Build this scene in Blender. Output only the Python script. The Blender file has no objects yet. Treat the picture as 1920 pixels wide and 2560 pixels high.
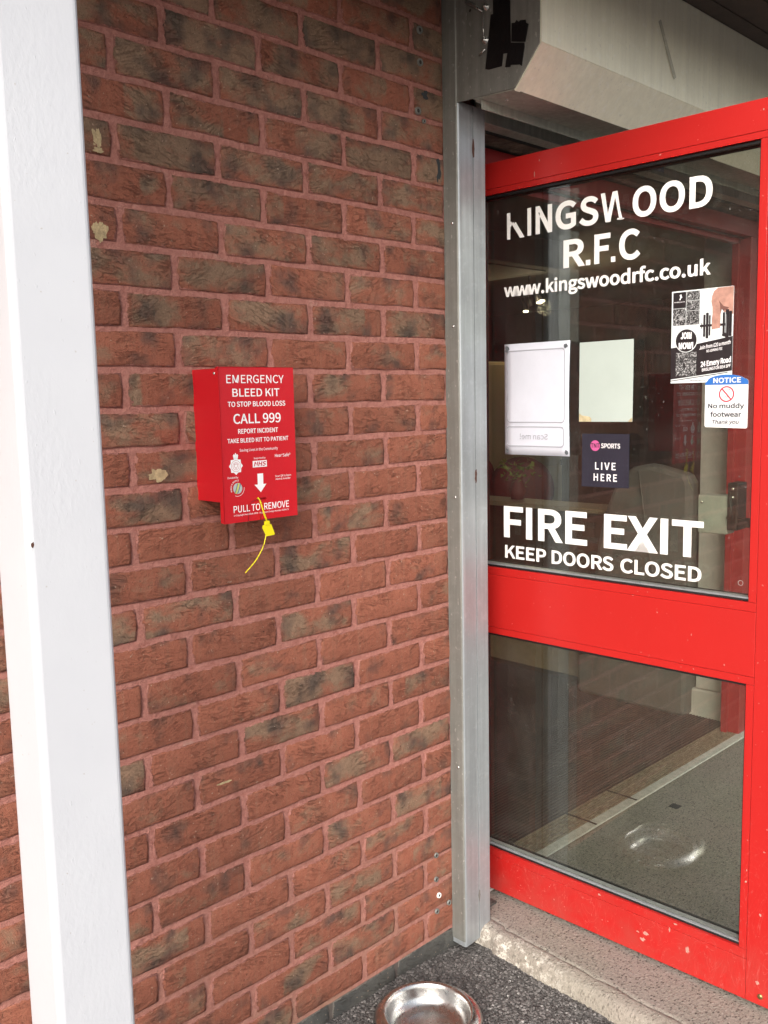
import bpy, bmesh, math, random, json
from mathutils import Vector, Matrix, noise as mnoise

rnd = random.Random(11)
D = bpy.data
C = bpy.context.scene.collection
sc = bpy.context.scene
GZ = 2.27            # height of the survey datum above the tarmac

# ------------------------------------------------------------------ camera
cam = D.cameras.new('camera')
cam.sensor_fit = 'HORIZONTAL'; cam.sensor_width = 36; cam.lens = 43.4537
cam.clip_start = 0.05; cam.clip_end = 400
co = D.objects.new('camera', cam); C.objects.link(co); sc.camera = co
R_ = (0.71261305, -0.70126304, -0.02031728)
D_ = (-0.09942267, -0.07227914, -0.99241668)
F_ = (0.69447662, 0.70922907, -0.1212285)
co.matrix_world = Matrix(((R_[0], -D_[0], -F_[0], -0.88640408), (R_[1], -D_[1], -F_[1], -1.58617113),
                          (R_[2], -D_[2], -F_[2], GZ - 0.77632311), (0, 0, 0, 1)))
# ------------------------------------------------------------------ sky and sun
w = D.worlds.new('World'); sc.world = w; w.use_nodes = True
nt = w.node_tree; bg = nt.nodes['Background']
sky = nt.nodes.new('ShaderNodeTexSky'); sky.sky_type = 'NISHITA'; sky.sun_disc = False
SUN_EL, SUN_AZ = math.radians(30), math.radians(238)      # azimuth clockwise from +Y
sky.sun_elevation = SUN_EL; sky.sun_rotation = SUN_AZ; sky.dust_density = 4.0; sky.air_density = 1.0; sky.ozone_density = 0.6
hsv = nt.nodes.new('ShaderNodeHueSaturation'); hsv.inputs['Saturation'].default_value = .42      # thin cloud greys the blue
nt.links.new(sky.outputs[0], hsv.inputs['Color']); nt.links.new(hsv.outputs[0], bg.inputs[0]); bg.inputs[1].default_value = 0.15
sl = D.lights.new('sun', 'SUN'); sl.energy = 1.0; sl.angle = math.radians(40); sl.color = (1.0, 0.97, 0.92)
so = D.objects.new('sun', sl); C.objects.link(so)
sdir = Vector((math.sin(SUN_AZ) * math.cos(SUN_EL), math.cos(SUN_AZ) * math.cos(SUN_EL), math.sin(SUN_EL)))
so.rotation_euler = (-sdir).to_track_quat('-Z', 'Y').to_euler()
vs = sc.view_settings
sc.display_settings.display_device = 'sRGB'
vs.view_transform = 'Standard'; vs.look = 'None'; vs.gamma = 1; vs.use_curve_mapping = False
vs.exposure = 0.93
sc.cycles.max_bounces = 10; sc.cycles.transparent_max_bounces = 16; sc.cycles.diffuse_bounces = 5

# ------------------------------------------------------------------ material helpers
class NT:
    def __init__(s, name):
        s.m = D.materials.new(name); s.m.use_nodes = True; s.t = s.m.node_tree
        s.b = s.t.nodes['Principled BSDF']; s.out = s.t.nodes['Material Output']
    def n(s, ty, **kw):
        nd = s.t.nodes.new('ShaderNode' + ty)
        for k, v in kw.items(): setattr(nd, k, v)
        return nd
    def l(s, a, b): s.t.links.new(a, b)
    def math(s, op, a, b=None, c=None, clamp=False):
        nd = s.n('Math', operation=op, use_clamp=clamp)
        for i, v in enumerate((a, b, c)):
            if v is None: continue
            if isinstance(v, (int, float)): nd.inputs[i].default_value = v
            else: s.l(v, nd.inputs[i])
        return nd.outputs[0]
    def noise(s, vec, scale, detail=4, rough=.6, dist=0, dim='3D', w=None):
        nd = s.n('TexNoise', noise_dimensions=dim); nd.inputs['Scale'].default_value = scale
        nd.inputs['Detail'].default_value = detail; nd.inputs['Roughness'].default_value = rough
        nd.inputs['Distortion'].default_value = dist
        s.l(vec, nd.inputs['Vector'])
        if w is not None: s.l(w, nd.inputs['W'])
        return nd.outputs['Fac']
    def ramp(s, f, *stops):
        nd = s.n('ValToRGB'); e = nd.color_ramp.elements
        while len(e) < len(stops): e.new(1)
        for i, (p, c) in enumerate(stops):
            e[i].position = p; e[i].color = (c, c, c, 1) if isinstance(c, (int, float)) else (*c, 1)
        s.l(f, nd.inputs[0]); return nd.outputs[0]
    def mix(s, f, a, b, bt='MIX'):
        nd = s.n('Mix', data_type='RGBA', blend_type=bt)
        for i, v in ((0, f), (6, a), (7, b)):
            if isinstance(v, (int, float)): nd.inputs[i].default_value = v
            elif isinstance(v, tuple): nd.inputs[i].default_value = (*v, 1)
            else: s.l(v, nd.inputs[i])
        return nd.outputs[2]
    def obj(s, scale=None):
        o = s.n('TexCoord').outputs['Object']
        return s.scale(o, scale) if scale else o
    def pos(s, scale=None):
        o = s.n('NewGeometry').outputs['Position']
        return s.scale(o, scale) if scale else o
    def scale(s, v, sc_, off=None):
        nd = s.n('Mapping'); s.l(v, nd.inputs[0]); nd.inputs['Scale'].default_value = sc_
        if off: nd.inputs['Location'].default_value = off
        return nd.outputs[0]
    def bump(s, h, dist, strength=1, normal=None):
        nd = s.n('Bump'); nd.inputs['Distance'].default_value = dist; nd.inputs['Strength'].default_value = strength
        s.l(h, nd.inputs['Height'])
        if normal is not None: s.l(normal, nd.inputs['Normal'])
        s.l(nd.outputs[0], s.b.inputs['Normal']); return nd.outputs[0]
    def set(s, col=None, rough=None, metal=None, spec=None, **kw):
        for k, v in (('Base Color', col), ('Roughness', rough), ('Metallic', metal), ('Specular IOR Level', spec)):
            if v is None: continue
            if isinstance(v, tuple): s.b.inputs[k].default_value = (*v, 1)
            elif isinstance(v, (int, float)): s.b.inputs[k].default_value = v
            else: s.l(v, s.b.inputs[k])
        return s.m

def plain(name, col, rough=.5, metal=0, var=.12, scale=30, bump=0, bscale=200, spec=.5):
    a = NT(name); p = a.pos()
    n1 = a.noise(p, scale, 5, .65)
    c = a.mix(a.ramp(n1, (.3, 0), (.7, 1)), tuple(x * (1 - var) for x in col), tuple(min(1, x * (1 + var)) for x in col))
    a.set(c, a.math('ADD', a.math('MULTIPLY', n1, .2), rough - .1), metal, spec)
    if bump: a.bump(a.noise(p, bscale, 3, .6), bump)
    return a.m

# ---- bricks
def brick_material(engineering=False):
    a = NT('engineering_brick' if engineering else 'rustic_brick')
    oi = a.n('ObjectInfo'); rv = oi.outputs['Random']
    sep = a.n('SeparateColor'); a.l(oi.outputs['Color'], sep.inputs[0])
    brown, band, lite = a.math('SUBTRACT', a.math('MULTIPLY', sep.outputs[0], 1.5), .5), sep.outputs[1], sep.outputs[2]
    P = a.pos()
    o = a.obj()
    comb = a.n('CombineXYZ'); a.l(a.math('MULTIPLY', rv, 53.0), comb.inputs[0]); a.l(a.math('MULTIPLY', rv, 91.0), comb.inputs[2])
    add = a.n('VectorMath', operation='ADD'); a.l(o, add.inputs[0]); a.l(comb.outputs[0], add.inputs[1])
    V = add.outputs[0]
    big = a.noise(a.scale(V, (1, 1, 1.6)), 9, 3, .55, .4)
    fine = a.noise(V, 60, 6, .7)
    grit = a.noise(V, 420, 3, .7)
    # fold creases dragged across the face, at a slant of its own on every brick
    vr = a.n('VectorRotate', rotation_type='Y_AXIS'); a.l(V, vr.inputs['Vector'])
    a.l(a.math('MULTIPLY', a.math('SUBTRACT', a.math('FRACT', a.math('MULTIPLY', rv, 17.7)), .5), .9), vr.inputs['Angle'])
    VR = vr.outputs[0]
    n34 = a.noise(a.scale(VR, (.30, 1, 1.25)), 84, 5, .62, .8)
    ridge = a.ramp(a.math('ABSOLUTE', a.math('SUBTRACT', n34, .5)), (0, 0), (.030, 1))
    zone = a.ramp(a.noise(V, 16, 3, .6), (.40, 0), (.62, 1))
    crease = a.math('ADD', a.math('MULTIPLY', ridge, zone), a.math('SUBTRACT', 1.0, zone))
    cracks = a.noise(V, 70, 7, .74, .5)
    pits = a.ramp(a.noise(V, 210, 3, .6), (.30, 0), (.38, 1))
    if engineering:
        col = a.mix(a.ramp(big, (.3, 0), (.7, 1)), (.055, .06, .06), (.12, .122, .11))
    else:
        red = a.mix(fine, (.235, .075, .046), (.42, .158, .100))
        brn = a.mix(fine, (.170, .108, .070), (.37, .240, .160))
        # flash: brown fired skin, with a bare band where the kiln stack covered the brick
        sx = a.n('SeparateXYZ'); a.l(o, sx.inputs[0])
        dx = a.math('ABSOLUTE', a.math('SUBTRACT', sx.outputs[0], a.math('MULTIPLY', a.math('SUBTRACT', band, .5), .2)))
        bandm = a.ramp(a.math('ADD', dx, a.math('MULTIPLY', a.math('SUBTRACT', fine, .5), .012)), (.022, 1), (.030, 0))
        has = a.math('GREATER_THAN', a.math('FRACT', a.math('MULTIPLY', rv, 7.3)), .62)
        f = a.math('SUBTRACT', a.math('ADD', brown, a.math('MULTIPLY', a.math('SUBTRACT', big, .5), 2.3)), a.math('MULTIPLY', a.math('SUBTRACT', cracks, .5), .9))
        f = a.math('SUBTRACT', f, a.math('MULTIPLY', a.math('MULTIPLY', bandm, has), .7))
        so_ = a.n('SeparateXYZ'); a.l(o, so_.inputs[0])
        rim = a.math('MAXIMUM', a.math('POWER', a.math('DIVIDE', a.math('ABSOLUTE', so_.outputs[0]), .107), 6), a.math('POWER', a.math('DIVIDE', a.math('ABSOLUTE', so_.outputs[2]), .0325), 3))
        f = a.math('SUBTRACT', f, a.math('MULTIPLY', rim, .30))
        fm = a.ramp(f, (.22, 0), (.62, 1))
        col = a.mix(fm, red, brn)
        # blue-black over-burnt hearts
        drk = a.noise(V, 14, 3, .5)
        col = a.mix(a.math('MULTIPLY', a.ramp(a.math('ADD', drk, a.math('MULTIPLY', brown, .12)), (.56, 0), (.72, 1)), .72), col, (.062, .056, .052))
        vs_ = a.noise(a.scale(P, (95, 1, 5)), 1, 3, .6)
        col = a.mix(a.math('MULTIPLY', a.ramp(vs_, (.50, 0), (.68, 1)), .30), col, (.30, .165, .11))
        # pale bloom and green-grey lichen tint
        blo = a.noise(P, 5, 5, .7)
        col = a.mix(a.math('MULTIPLY', a.ramp(blo, (.55, 0), (.75, 1)), .22), col, (.27, .22, .15))
        li = a.n('Mix', data_type='RGBA', blend_type='MULTIPLY'); li.inputs[0].default_value = 1
        cc = a.n('CombineColor');
        for i in range(3): a.l(a.math('ADD', a.math('MULTIPLY', lite, .5), .75), cc.inputs[i])
        a.l(col, li.inputs[6]); a.l(cc.outputs[0], li.inputs[7]); col = li.outputs[2]
    # dark in creases (dirt), pale specks
    dirt = a.math('SUBTRACT', 1.0, crease)
    col = a.mix(a.math('MULTIPLY', dirt, .32), col, (.035, .022, .016))
    spk = a.ramp(a.noise(V, 150, 2, .5), (.70, 0), (.76, 1))
    col = a.mix(a.math('MULTIPLY', spk, .7), col, (.50, .36, .27))
    dsp = a.ramp(a.noise(V, 170, 2, .5), (.24, 1), (.30, 0))
    col = a.mix(a.math('MULTIPLY', dsp, .7), col, (.03, .02, .015))
    # mortar smeared over the arrises
    sx2 = a.n('SeparateXYZ'); a.l(o, sx2.inputs[0])
    uv = a.n('Attribute', attribute_type='GEOMETRY', attribute_name='edge_gap')
    en = a.noise(V, 75, 5, .65); en2 = a.noise(V, 17, 2, .5)
    edge = a.math('ADD', uv.outputs['Fac'], a.math('ADD', a.math('MULTIPLY', a.math('SUBTRACT', en, .5), -.016), a.math('MULTIPLY', a.math('SUBTRACT', en2, .5), -.009)))
    em = a.ramp(a.math('MULTIPLY', edge, 100), (.08, 1), (.17, 0))
    mort = a.mix(a.noise(P, 90, 4, .7), (.34, .132, .104), (.53, .250, .205)) if not engineering else a.mix(fine, (.12, .11, .10), (.24, .22, .19))
    col = a.mix(em, col, mort)
    h = a.math('ADD', a.math('MULTIPLY', crease, .36), a.math('ADD', a.math('MULTIPLY', cracks, .8), a.math('ADD', a.math('MULTIPLY', grit, .40), a.math('MULTIPLY', pits, .25))))
    col = a.mix(a.math('MULTIPLY', a.math('SUBTRACT', 1.0, a.ramp(grit, (.3, 0), (.6, 1))), .35), col, (.06, .03, .02))
    h = a.math('ADD', h, a.math('MULTIPLY', em, .45))
    a.bump(h, .0042, 1)
    return a.set(col, .9, 0, .25)

M = {}
M['brick'] = brick_material(); M['eng'] = brick_material(True)
def mortar_material():
    a = NT('pink_mortar'); P = a.pos()
    n1 = a.noise(P, 16, 5, .7); n2 = a.noise(P, 300, 4, .75); n3 = a.noise(P, 60, 5, .7)
    c = a.mix(a.ramp(n3, (.3, 0), (.7, 1)), (.34, .132, .104), (.53, .250, .205))
    sx = a.n('SeparateXYZ'); a.l(P, sx.inputs[0])
    hi = a.ramp(a.math('ADD', sx.outputs[2], a.math('MULTIPLY', n1, .35)), (2.25 / 3, 0), (2.7 / 3, 1)) if False else a.ramp(n1, (.6, 0), (.74, 1))
    c = a.mix(a.math('MULTIPLY', hi, .42), c, (.55, .44, .36))
    c = a.mix(a.math('MULTIPLY', a.ramp(n2, (.25, 1), (.4, 0)), .4), c, (.16, .07, .06))
    base = a.ramp(sx.outputs[2], (.051, 1), (.054, 0))
    lo = a.math('MULTIPLY', a.math('SUBTRACT', .55, sx.outputs[2], clamp=True), 1.2, clamp=True)
    c = a.mix(a.math('MULTIPLY', lo, a.ramp(a.noise(P, 7, 4, .6), (.35, 0), (.65, 1))), c, (.32, .21, .14))
    c = a.mix(a.math('MULTIPLY', base, .9), c, (.10, .10, .092))
    a.bump(a.math('ADD', a.math('MULTIPLY', n2, .6), a.math('MULTIPLY', n3, 1.3)), .0055, 1)
    return a.set(c, .95, 0, .2)
M['mortar'] = mortar_material()

def metal(name, col, rough, streak=.25, dirt=.3, dirtcol=(.12, .10, .08), met=.85, spang=False):
    a = NT(name); P = a.pos()
    st = a.noise(a.scale(P, (60, 60, 2.2)), 1, 5, .65)
    cl = a.noise(P, 9, 5, .65)
    sp = a.noise(P, 55, 4, .7, .6)
    c = a.mix(a.ramp(st, (.3, 0), (.7, 1)), tuple(x * (1 - streak) for x in col), tuple(min(1, x * (1 + streak * .5)) for x in col))
    c = a.mix(a.math('MULTIPLY', a.ramp(sp, (.55, 0), (.7, 1)), .35), c, tuple(min(1, x * 1.35) for x in col))
    c = a.mix(a.math('MULTIPLY', a.ramp(cl, (.45, 0), (.75, 1)), dirt), c, dirtcol)
    spots = a.ramp(a.noise(a.scale(P, (1, 1, .6)), 130, 1, .4), (.70, 0), (.76, 1))
    c = a.mix(a.math('MULTIPLY', spots, .35), c, (.55, .53, .48))
    r = a.math('ADD', rough, a.math('MULTIPLY', a.math('SUBTRACT', cl, .5), .35))
    a.bump(a.math('ADD', a.math('MULTIPLY', cl, 1), a.math('MULTIPLY', st, .08)), .0025, .5)
    return a.set(c, r, met)
M['galv'] = metal('galvanised_steel', (.41, .44, .46), .42, met=.45, dirt=.3, dirtcol=(.22, .23, .24), streak=.18)
M['galv_dull'] = metal('weathered_galvanised_steel', (.24, .24, .22), .6, dirt=.35, met=.35)
M['alu'] = metal('mill_aluminium', (.90, .87, .70), .42, dirt=.12, streak=.08, dirtcol=(.45, .42, .32), met=.25)
M['slat'] = metal('shutter_slat_steel', (.46, .49, .43), .5, dirt=.25, met=.4)
M['chrome'] = metal('bright_zinc', (.62, .62, .60), .28, dirt=.1)
M['tape'] = plain('black_tape', (.006, .006, .007), .38, bump=.002, bscale=40)
M['black'] = plain('black_plastic', (.012, .012, .014), .45)
M['rubber'] = plain('black_gasket', (.010, .010, .011), .5)
M['gasket_grey'] = plain('grey_gasket', (.22, .23, .24), .3)
M['dark_gap'] = plain('dark_paint', (.03, .025, .022), .7)

def red_paint(name, col, scuff=True, peel=.0004, rough=.33):
    a = NT(name); P = a.pos(); sx = a.n('SeparateXYZ'); a.l(P, sx.inputs[0])
    n = a.noise(P, 5, 4, .6)
    c = a.mix(n, tuple(x * .92 for x in col), tuple(x * 1.06 for x in col))
    if scuff:
        lowm = a.ramp(sx.outputs[2], (.02, 1), (.62, .12))
        s1 = a.ramp(a.noise(a.scale(P, (1, 2.2, 1)), 26, 6, .75, 1.5), (.66, 0), (.70, 1))
        c = a.mix(a.math('MULTIPLY', a.math('MULTIPLY', s1, lowm), .5), c, (.62, .22, .18))
        s2 = a.n('TexNoise'); a.l(a.scale(P, (1, 1.3, .6)), s2.inputs['Vector']); s2.inputs['Scale'].default_value = 11; s2.inputs['Detail'].default_value = 2; s2.inputs['Distortion'].default_value = 4
        ln = a.ramp(a.math('ABSOLUTE', a.math('SUBTRACT', s2.outputs['Fac'], .5)), (.0025, 1), (.005, 0))
        c = a.mix(a.math('MULTIPLY', a.math('MULTIPLY', ln, lowm), .28), c, (.70, .28, .24))
        c = a.mix(a.math('MULTIPLY', a.ramp(a.noise(P, 120, 1, .4), (.77, 0), (.80, 1)), .5), c, (.7, .35, .3))
        dm = a.math('MULTIPLY', a.ramp(sx.outputs[2], (.04, 1), (.26, 0)), a.ramp(a.noise(P, 12, 5, .7), (.4, 0), (.8, 1)))
        c = a.mix(a.math('MULTIPLY', dm, .35), c, (.20, .12, .09))
    a.bump(a.noise(P, 500, 2, .5), peel, .5)
    return a.set(c, rough, 0, .5)
M['red'] = red_paint('red_powder_coat', (.44, .015, .013))
M['red_box'] = red_paint('red_cabinet_enamel', (.56, .010, .018), False, .0012, .22)
M['red_shaded'] = red_paint('shaded_red_frame_paint', (.27, .016, .018), False)  # frame red darkened: shade of the recess is put into the colour
M['white'] = None
def white_paint():
    a = NT('white_gloss_paint'); P = a.pos()
    o = a.scale(P, (1, 1, .55))
    n1 = a.noise(o, 120, 3, .55, .3); n2 = a.noise(P, 4, 3, .5); n3 = a.noise(o, 40, 4, .6)
    m = a.ramp(n2, (.46, 0), (.62, 1))
    h = a.math('ADD', a.math('MULTIPLY', a.math('MULTIPLY', n1, m), .9), a.math('MULTIPLY', n3, .35))
    blob = a.ramp(a.noise(o, 140, 1, .4), (.72, 0), (.80, 1))
    h = a.math('ADD', h, a.math('MULTIPLY', blob, .4))
    c = a.mix(a.noise(P, 9, 4, .6), (.52, .53, .565), (.58, .59, .62))
    c = a.mix(a.math('MULTIPLY', a.ramp(a.noise(P, 150, 1, .4), (.79, 0), (.82, 1)), .5), c, (.35, .30, .26))
    a.bump(h, .0010, .6)
    return a.set(c, .30, 0, .5)
M['white'] = white_paint()
M['rust'] = plain('rust', (.09, .035, .022), .9, bump=.002)
M['residue'] = plain('dried_adhesive', (.42, .32, .18), .9, var=.3, scale=90, bump=.002)
M['tar'] = plain('bitumen_patch', (.03, .035, .038), .7, bump=.002)

def asphalt():
    a = NT('asphalt'); P = a.pos()
    n = a.noise(P, 4, 4, .6); g = a.n('TexVoronoi'); a.l(P, g.inputs[0]); g.inputs['Scale'].default_value = 170
    c = a.mix(n, (.065, .060, .058), (.12, .11, .105))
    hs = a.n('SeparateColor'); a.l(g.outputs['Color'], hs.inputs[0])
    c = a.mix(a.math('MULTIPLY', a.ramp(hs.outputs[0], (.6, 0), (1, 1)), .5), c, (.16, .15, .145))
    a.bump(g.outputs['Distance'], .006, .9)
    return a.set(c, .85, 0, .3)
M['asphalt'] = asphalt()
def chips():
    a = NT('asphalt_chippings'); ge = a.n('NewGeometry'); r = ge.outputs['Random Per Island']; P = a.pos()
    c = a.ramp(r, (0, (.06, .055, .053)), (.55, (.13, .12, .115)), (.9, (.24, .225, .215)), (.985, (.28, .26, .25)), (1, (.6, .58, .55)))
    c = a.mix(a.math('MULTIPLY', a.noise(P, 300, 3, .6),   .5), c, (.07, .064, .06))
    a.bump(a.noise(P, 600, 2, .6), .001)
    return a.set(c, .62, 0, .45)
M['chips'] = chips()
def concrete():
    a = NT('worn_concrete'); P = a.pos()
    n = a.noise(P, 3.5, 5, .6); f = a.noise(P, 110, 4, .75); v = a.n('TexVoronoi'); a.l(a.scale(P, (1, 1.6, 1)), v.inputs[0]); v.inputs['Scale'].default_value = 95
    v.inputs['Randomness'].default_value = 1
    c = a.mix(a.ramp(f, (.3, 0), (.7, 1)), (.185, .168, .140), (.36, .330, .280))
    c = a.mix(a.ramp(n, (.4, 0), (.7, 1)), c, a.mix(f, (.21, .172, .152), (.38, .318, .285)))
    hs = a.n('SeparateColor'); a.l(v.outputs['Color'], hs.inputs[0])
    inn = a.ramp(v.outputs['Distance'], (.25, 1), (.42, 0))
    c = a.mix(a.math('MULTIPLY', a.math('MULTIPLY', a.ramp(hs.outputs[0], (.62, 0), (.64, 1)), inn), .75), c, (.06, .05, .043))
    c = a.mix(a.math('MULTIPLY', a.math('MULTIPLY', a.ramp(hs.outputs[1], (.86, 0), (.88, 1)), inn), .55), c, (.42, .38, .33))
    fk = a.ramp(a.noise(a.scale(P, (.55, 1.5, 1)), 210, 2, .5, .4), (.33, 1), (.40, 0))
    c = a.mix(a.math('MULTIPLY', fk, .72), c, (.055, .046, .04))
    # pale worn nosing with lime bloom
    sx = a.n('SeparateXYZ'); a.l(P, sx.inputs[0])
    nose = a.ramp(a.math('ADD', sx.outputs[0], a.math('MULTIPLY', a.math('SUBTRACT', n, .5), .05)), (.975, 1), (1.0, 0))
    c = a.mix(a.math('MULTIPLY', nose, .45), c, a.mix(f, (.24, .215, .175), (.44, .395, .325)))
    lm = a.math('MULTIPLY', a.ramp(a.noise(P, 45, 6, .8), (.50, 0), (.60, 1)), a.math('MULTIPLY', nose, a.ramp(a.math('ADD', sx.outputs[1], .5), (.12, 0), (.28, 1))))
    c = a.mix(a.math('MULTIPLY', lm, .8), c, (.72, .68, .60))
    a.bump(a.math('ADD', a.math('MULTIPLY', f, .6), a.math('MULTIPLY', inn, .3)), .005, .8)
    return a.set(c, .88, 0, .3)
M['concrete'] = concrete()
def carpet():
    a = NT('ribbed_entrance_mat'); P = a.pos(); sx = a.n('SeparateXYZ'); a.l(P, sx.inputs[0])
    s = a.math('SINE', a.math('MULTIPLY', sx.outputs[1], 2 * math.pi / .0145))
    h = a.math('ADD', a.math('MULTIPLY', s, .5), .5)
    f = a.noise(P, 260, 3, .7)
    c = a.mix(h, (.030, .022, .020), (.15, .115, .10))
    c = a.mix(a.math('MULTIPLY', f, .5), c, (.045, .034, .03))
    c = a.mix(a.math('MULTIPLY', a.ramp(a.noise(P, 3, 4, .6), (.45, 0), (.7, 1)), .3), c, (.16, .13, .11))
    a.bump(a.math('ADD', h, a.math('MULTIPLY', f, .4)), .004, .8)
    return a.set(c, .95, 0, .15)
M['mat'] = carpet()
def threshold_mat():
    a = NT('worn_ribbed_threshold'); P = a.pos(); f = a.noise(P, 70, 4, .7)
    return a.set(a.mix(a.ramp(f, (.35, 0), (.7, 1)), (.20, .15, .10), (.44, .36, .26)), .5, .25)
M['thr'] = threshold_mat()
M['strip'] = plain('worn_white_strip', (.52, .51, .47), .5, var=.2, scale=40)
M['vinyl'] = plain('white_vinyl', (.90, .88, .85), .45, var=.02)
M['ink'] = plain('white_print', (.86, .84, .85), .4, var=.02)
M['paper'] = plain('paper', (.62, .63, .70), .75, var=.04, scale=14)
M['paper_grey'] = plain('grey_print', (.34, .34, .38), .75, var=.03)
M['card'] = plain('pale_green_card', (.43, .49, .45), .6, var=.04, scale=9)
M['cardstain'] = plain('brown_glue_stain', (.48, .40, .24), .8, var=.3, scale=60)
M['tack'] = plain('grey_tack', (.10, .11, .12), .7)
M['navy'] = plain('navy_sticker', (.022, .021, .034), .4, var=.1)
M['dot'] = plain('sticker_dots', (.12, .11, .17), .4)
M['magenta'] = plain('magenta_print', (.55, .10, .27), .4, var=.03)
M['pblack'] = plain('poster_black', (.022, .018, .020), .35, var=.2)
M['pwhite'] = plain('poster_white', (.74, .78, .78), .4, var=.03)
M['skin'] = plain('poster_skin', (.42, .23, .18), .4, var=.25, scale=60)
M['skin_dark'] = plain('poster_skin_shadow', (.17, .08, .065), .4, var=.2)
M['blue'] = plain('notice_blue', (.03, .15, .48), .35, var=.03)
M['stk'] = plain('sticker_white', (.80, .80, .80), .35, var=.02)
M['textdark'] = plain('dark_print', (.03, .035, .045), .4)
M['ringred'] = plain('prohibition_red', (.55, .02, .05), .4)
M['labelblue'] = plain('faded_blue_label', (.13, .22, .33), .6)
M['labelred'] = plain('logo_red', (.42, .012, .03), .35)
M['glob1'] = plain('logo_grey', (.42, .50, .50), .4); M['glob2'] = plain('logo_yellow', (.62, .62, .10), .4); M['glob3'] = plain('logo_navy', (.05, .09, .16), .4)
M['yellow'] = plain('yellow_plastic', (.85, .72, .01), .35, var=.04)
def photo_mat():
    a = NT('monochrome_gym_photos'); P = a.pos(); v = a.n('TexVoronoi', feature='F1'); a.l(a.scale(P, (1, 1, 1)), v.inputs[0]); v.inputs['Scale'].default_value = 120
    f = a.noise(P, 150, 4, .75, 2)
    return a.set(a.ramp(f, (.42, .012), (.5, .05), (.56, .25), (.62, .75)), .4)
M['photo'] = photo_mat()
M['soffit'] = plain('brown_timber_soffit', (.055, .040, .033), .75, var=.3, scale=12, bump=.002, bscale=60)
M['lintel'] = plain('mouldy_concrete', (.13, .105, .08), .95, var=.65, scale=22, bump=.01, bscale=50)
M['pier'] = plain('cream_masonry_paint', (.42, .41, .37), .8, var=.08, scale=18, bump=.004, bscale=30)
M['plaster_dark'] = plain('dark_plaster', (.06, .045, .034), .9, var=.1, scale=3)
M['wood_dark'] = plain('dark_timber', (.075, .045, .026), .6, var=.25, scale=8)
M['counter'] = plain('pale_counter', (.36, .27, .17), .5, var=.1)
M['cream'] = plain('cream_cupboard_paint', (.55, .45, .27), .5, var=.06, scale=4)
M['uphol'] = plain('grey_upholstery', (.135, .128, .115), .8, var=.1, scale=6, bump=.002, bscale=300)
M['darkred'] = plain('dark_red_upholstery', (.20, .02, .018), .6, var=.15)
M['leaf'] = plain('faded_flowers', (.25, .30, .05), .7, var=.3, scale=60)
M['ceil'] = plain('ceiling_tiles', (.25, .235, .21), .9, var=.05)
M['steel_bowl'] = None
def bowl_mat():
    a = NT('worn_stainless_steel'); P = a.pos()
    n = a.noise(P, 26, 5, .7); f = a.noise(P, 320, 3, .7)
    c = a.mix(a.ramp(n, (.45, 0), (.75, 1)), (.56, .56, .55), (.34, .31, .29))
    r = a.math('ADD', .19, a.math('MULTIPLY', a.ramp(n, (.4, 0), (.65, 1)), .22))
    a.bump(f, .0005, .6)
    return a.set(c, r, 1.0)
M['steel_bowl'] = bowl_mat()
def glass():
    a = NT('door_glass'); t = a.t
    ge = a.n('NewGeometry'); dt = a.n('VectorMath', operation='DOT_PRODUCT'); a.l(ge.outputs['Normal'], dt.inputs[0]); a.l(ge.outputs['Incoming'], dt.inputs[1])
    c = a.math('ABSOLUTE', dt.outputs['Value']); k = a.math('POWER', a.math('SUBTRACT', 1.0, c, clamp=True), 5)
    fr = a.math('ADD', a.math('MULTIPLY', k, .93), .085)
    P = a.pos()
    tr = a.n('BsdfTransparent'); tr.inputs[0].default_value = (.84, .85, .79, 1)
    gl = a.n('BsdfGlossy'); gl.inputs[1].default_value = .0
    gl.inputs[0].default_value = (.95, .98, .97, 1)
    mx = a.n('MixShader'); a.l(fr, mx.inputs[0]); a.l(tr.outputs[0], mx.inputs[1]); a.l(gl.outputs[0], mx.inputs[2])
    # a thin film of dust and rain streaks
    st = a.ramp(a.noise(a.scale(P, (1, 1, 1)), 7, 5, .7, 1.0), (.45, 0), (.8, 1)); sp = a.ramp(a.noise(P, 170, 1, .4), (.76, 0), (.80, 1))
    sm = a.n('TexNoise'); a.l(a.scale(P, (1, 1, 1)), sm.inputs['Vector']); sm.inputs['Scale'].default_value = 5; sm.inputs['Distortion'].default_value = 3
    ln = a.ramp(a.math('ABSOLUTE', a.math('SUBTRACT', sm.outputs['Fac'], .5)), (.0015, 1), (.004, 0))
    amt = a.math('ADD', a.math('ADD', a.math('MULTIPLY', st, .018), .006), a.math('ADD', a.math('MULTIPLY', sp, .22), a.math('MULTIPLY', ln, .03)))
    df = a.n('BsdfDiffuse'); df.inputs[0].default_value = (.6, .6, .58, 1)
    m2 = a.n('MixShader'); a.l(amt, m2.inputs[0]); a.l(mx.outputs[0], m2.inputs[1]); a.l(df.outputs[0], m2.inputs[2])
    a.l(m2.outputs[0], a.out.inputs[0])
    return a.m
M['glass'] = glass()
def emis(name, col, s):
    a = NT(name); a.set((0, 0, 0)); a.b.inputs['Emission Color'].default_value = (*col, 1); a.b.inputs['Emission Strength'].default_value = s
    return a.m
M['bulb'] = emis('lit_bulb', (1, .86, .6), 6)

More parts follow.
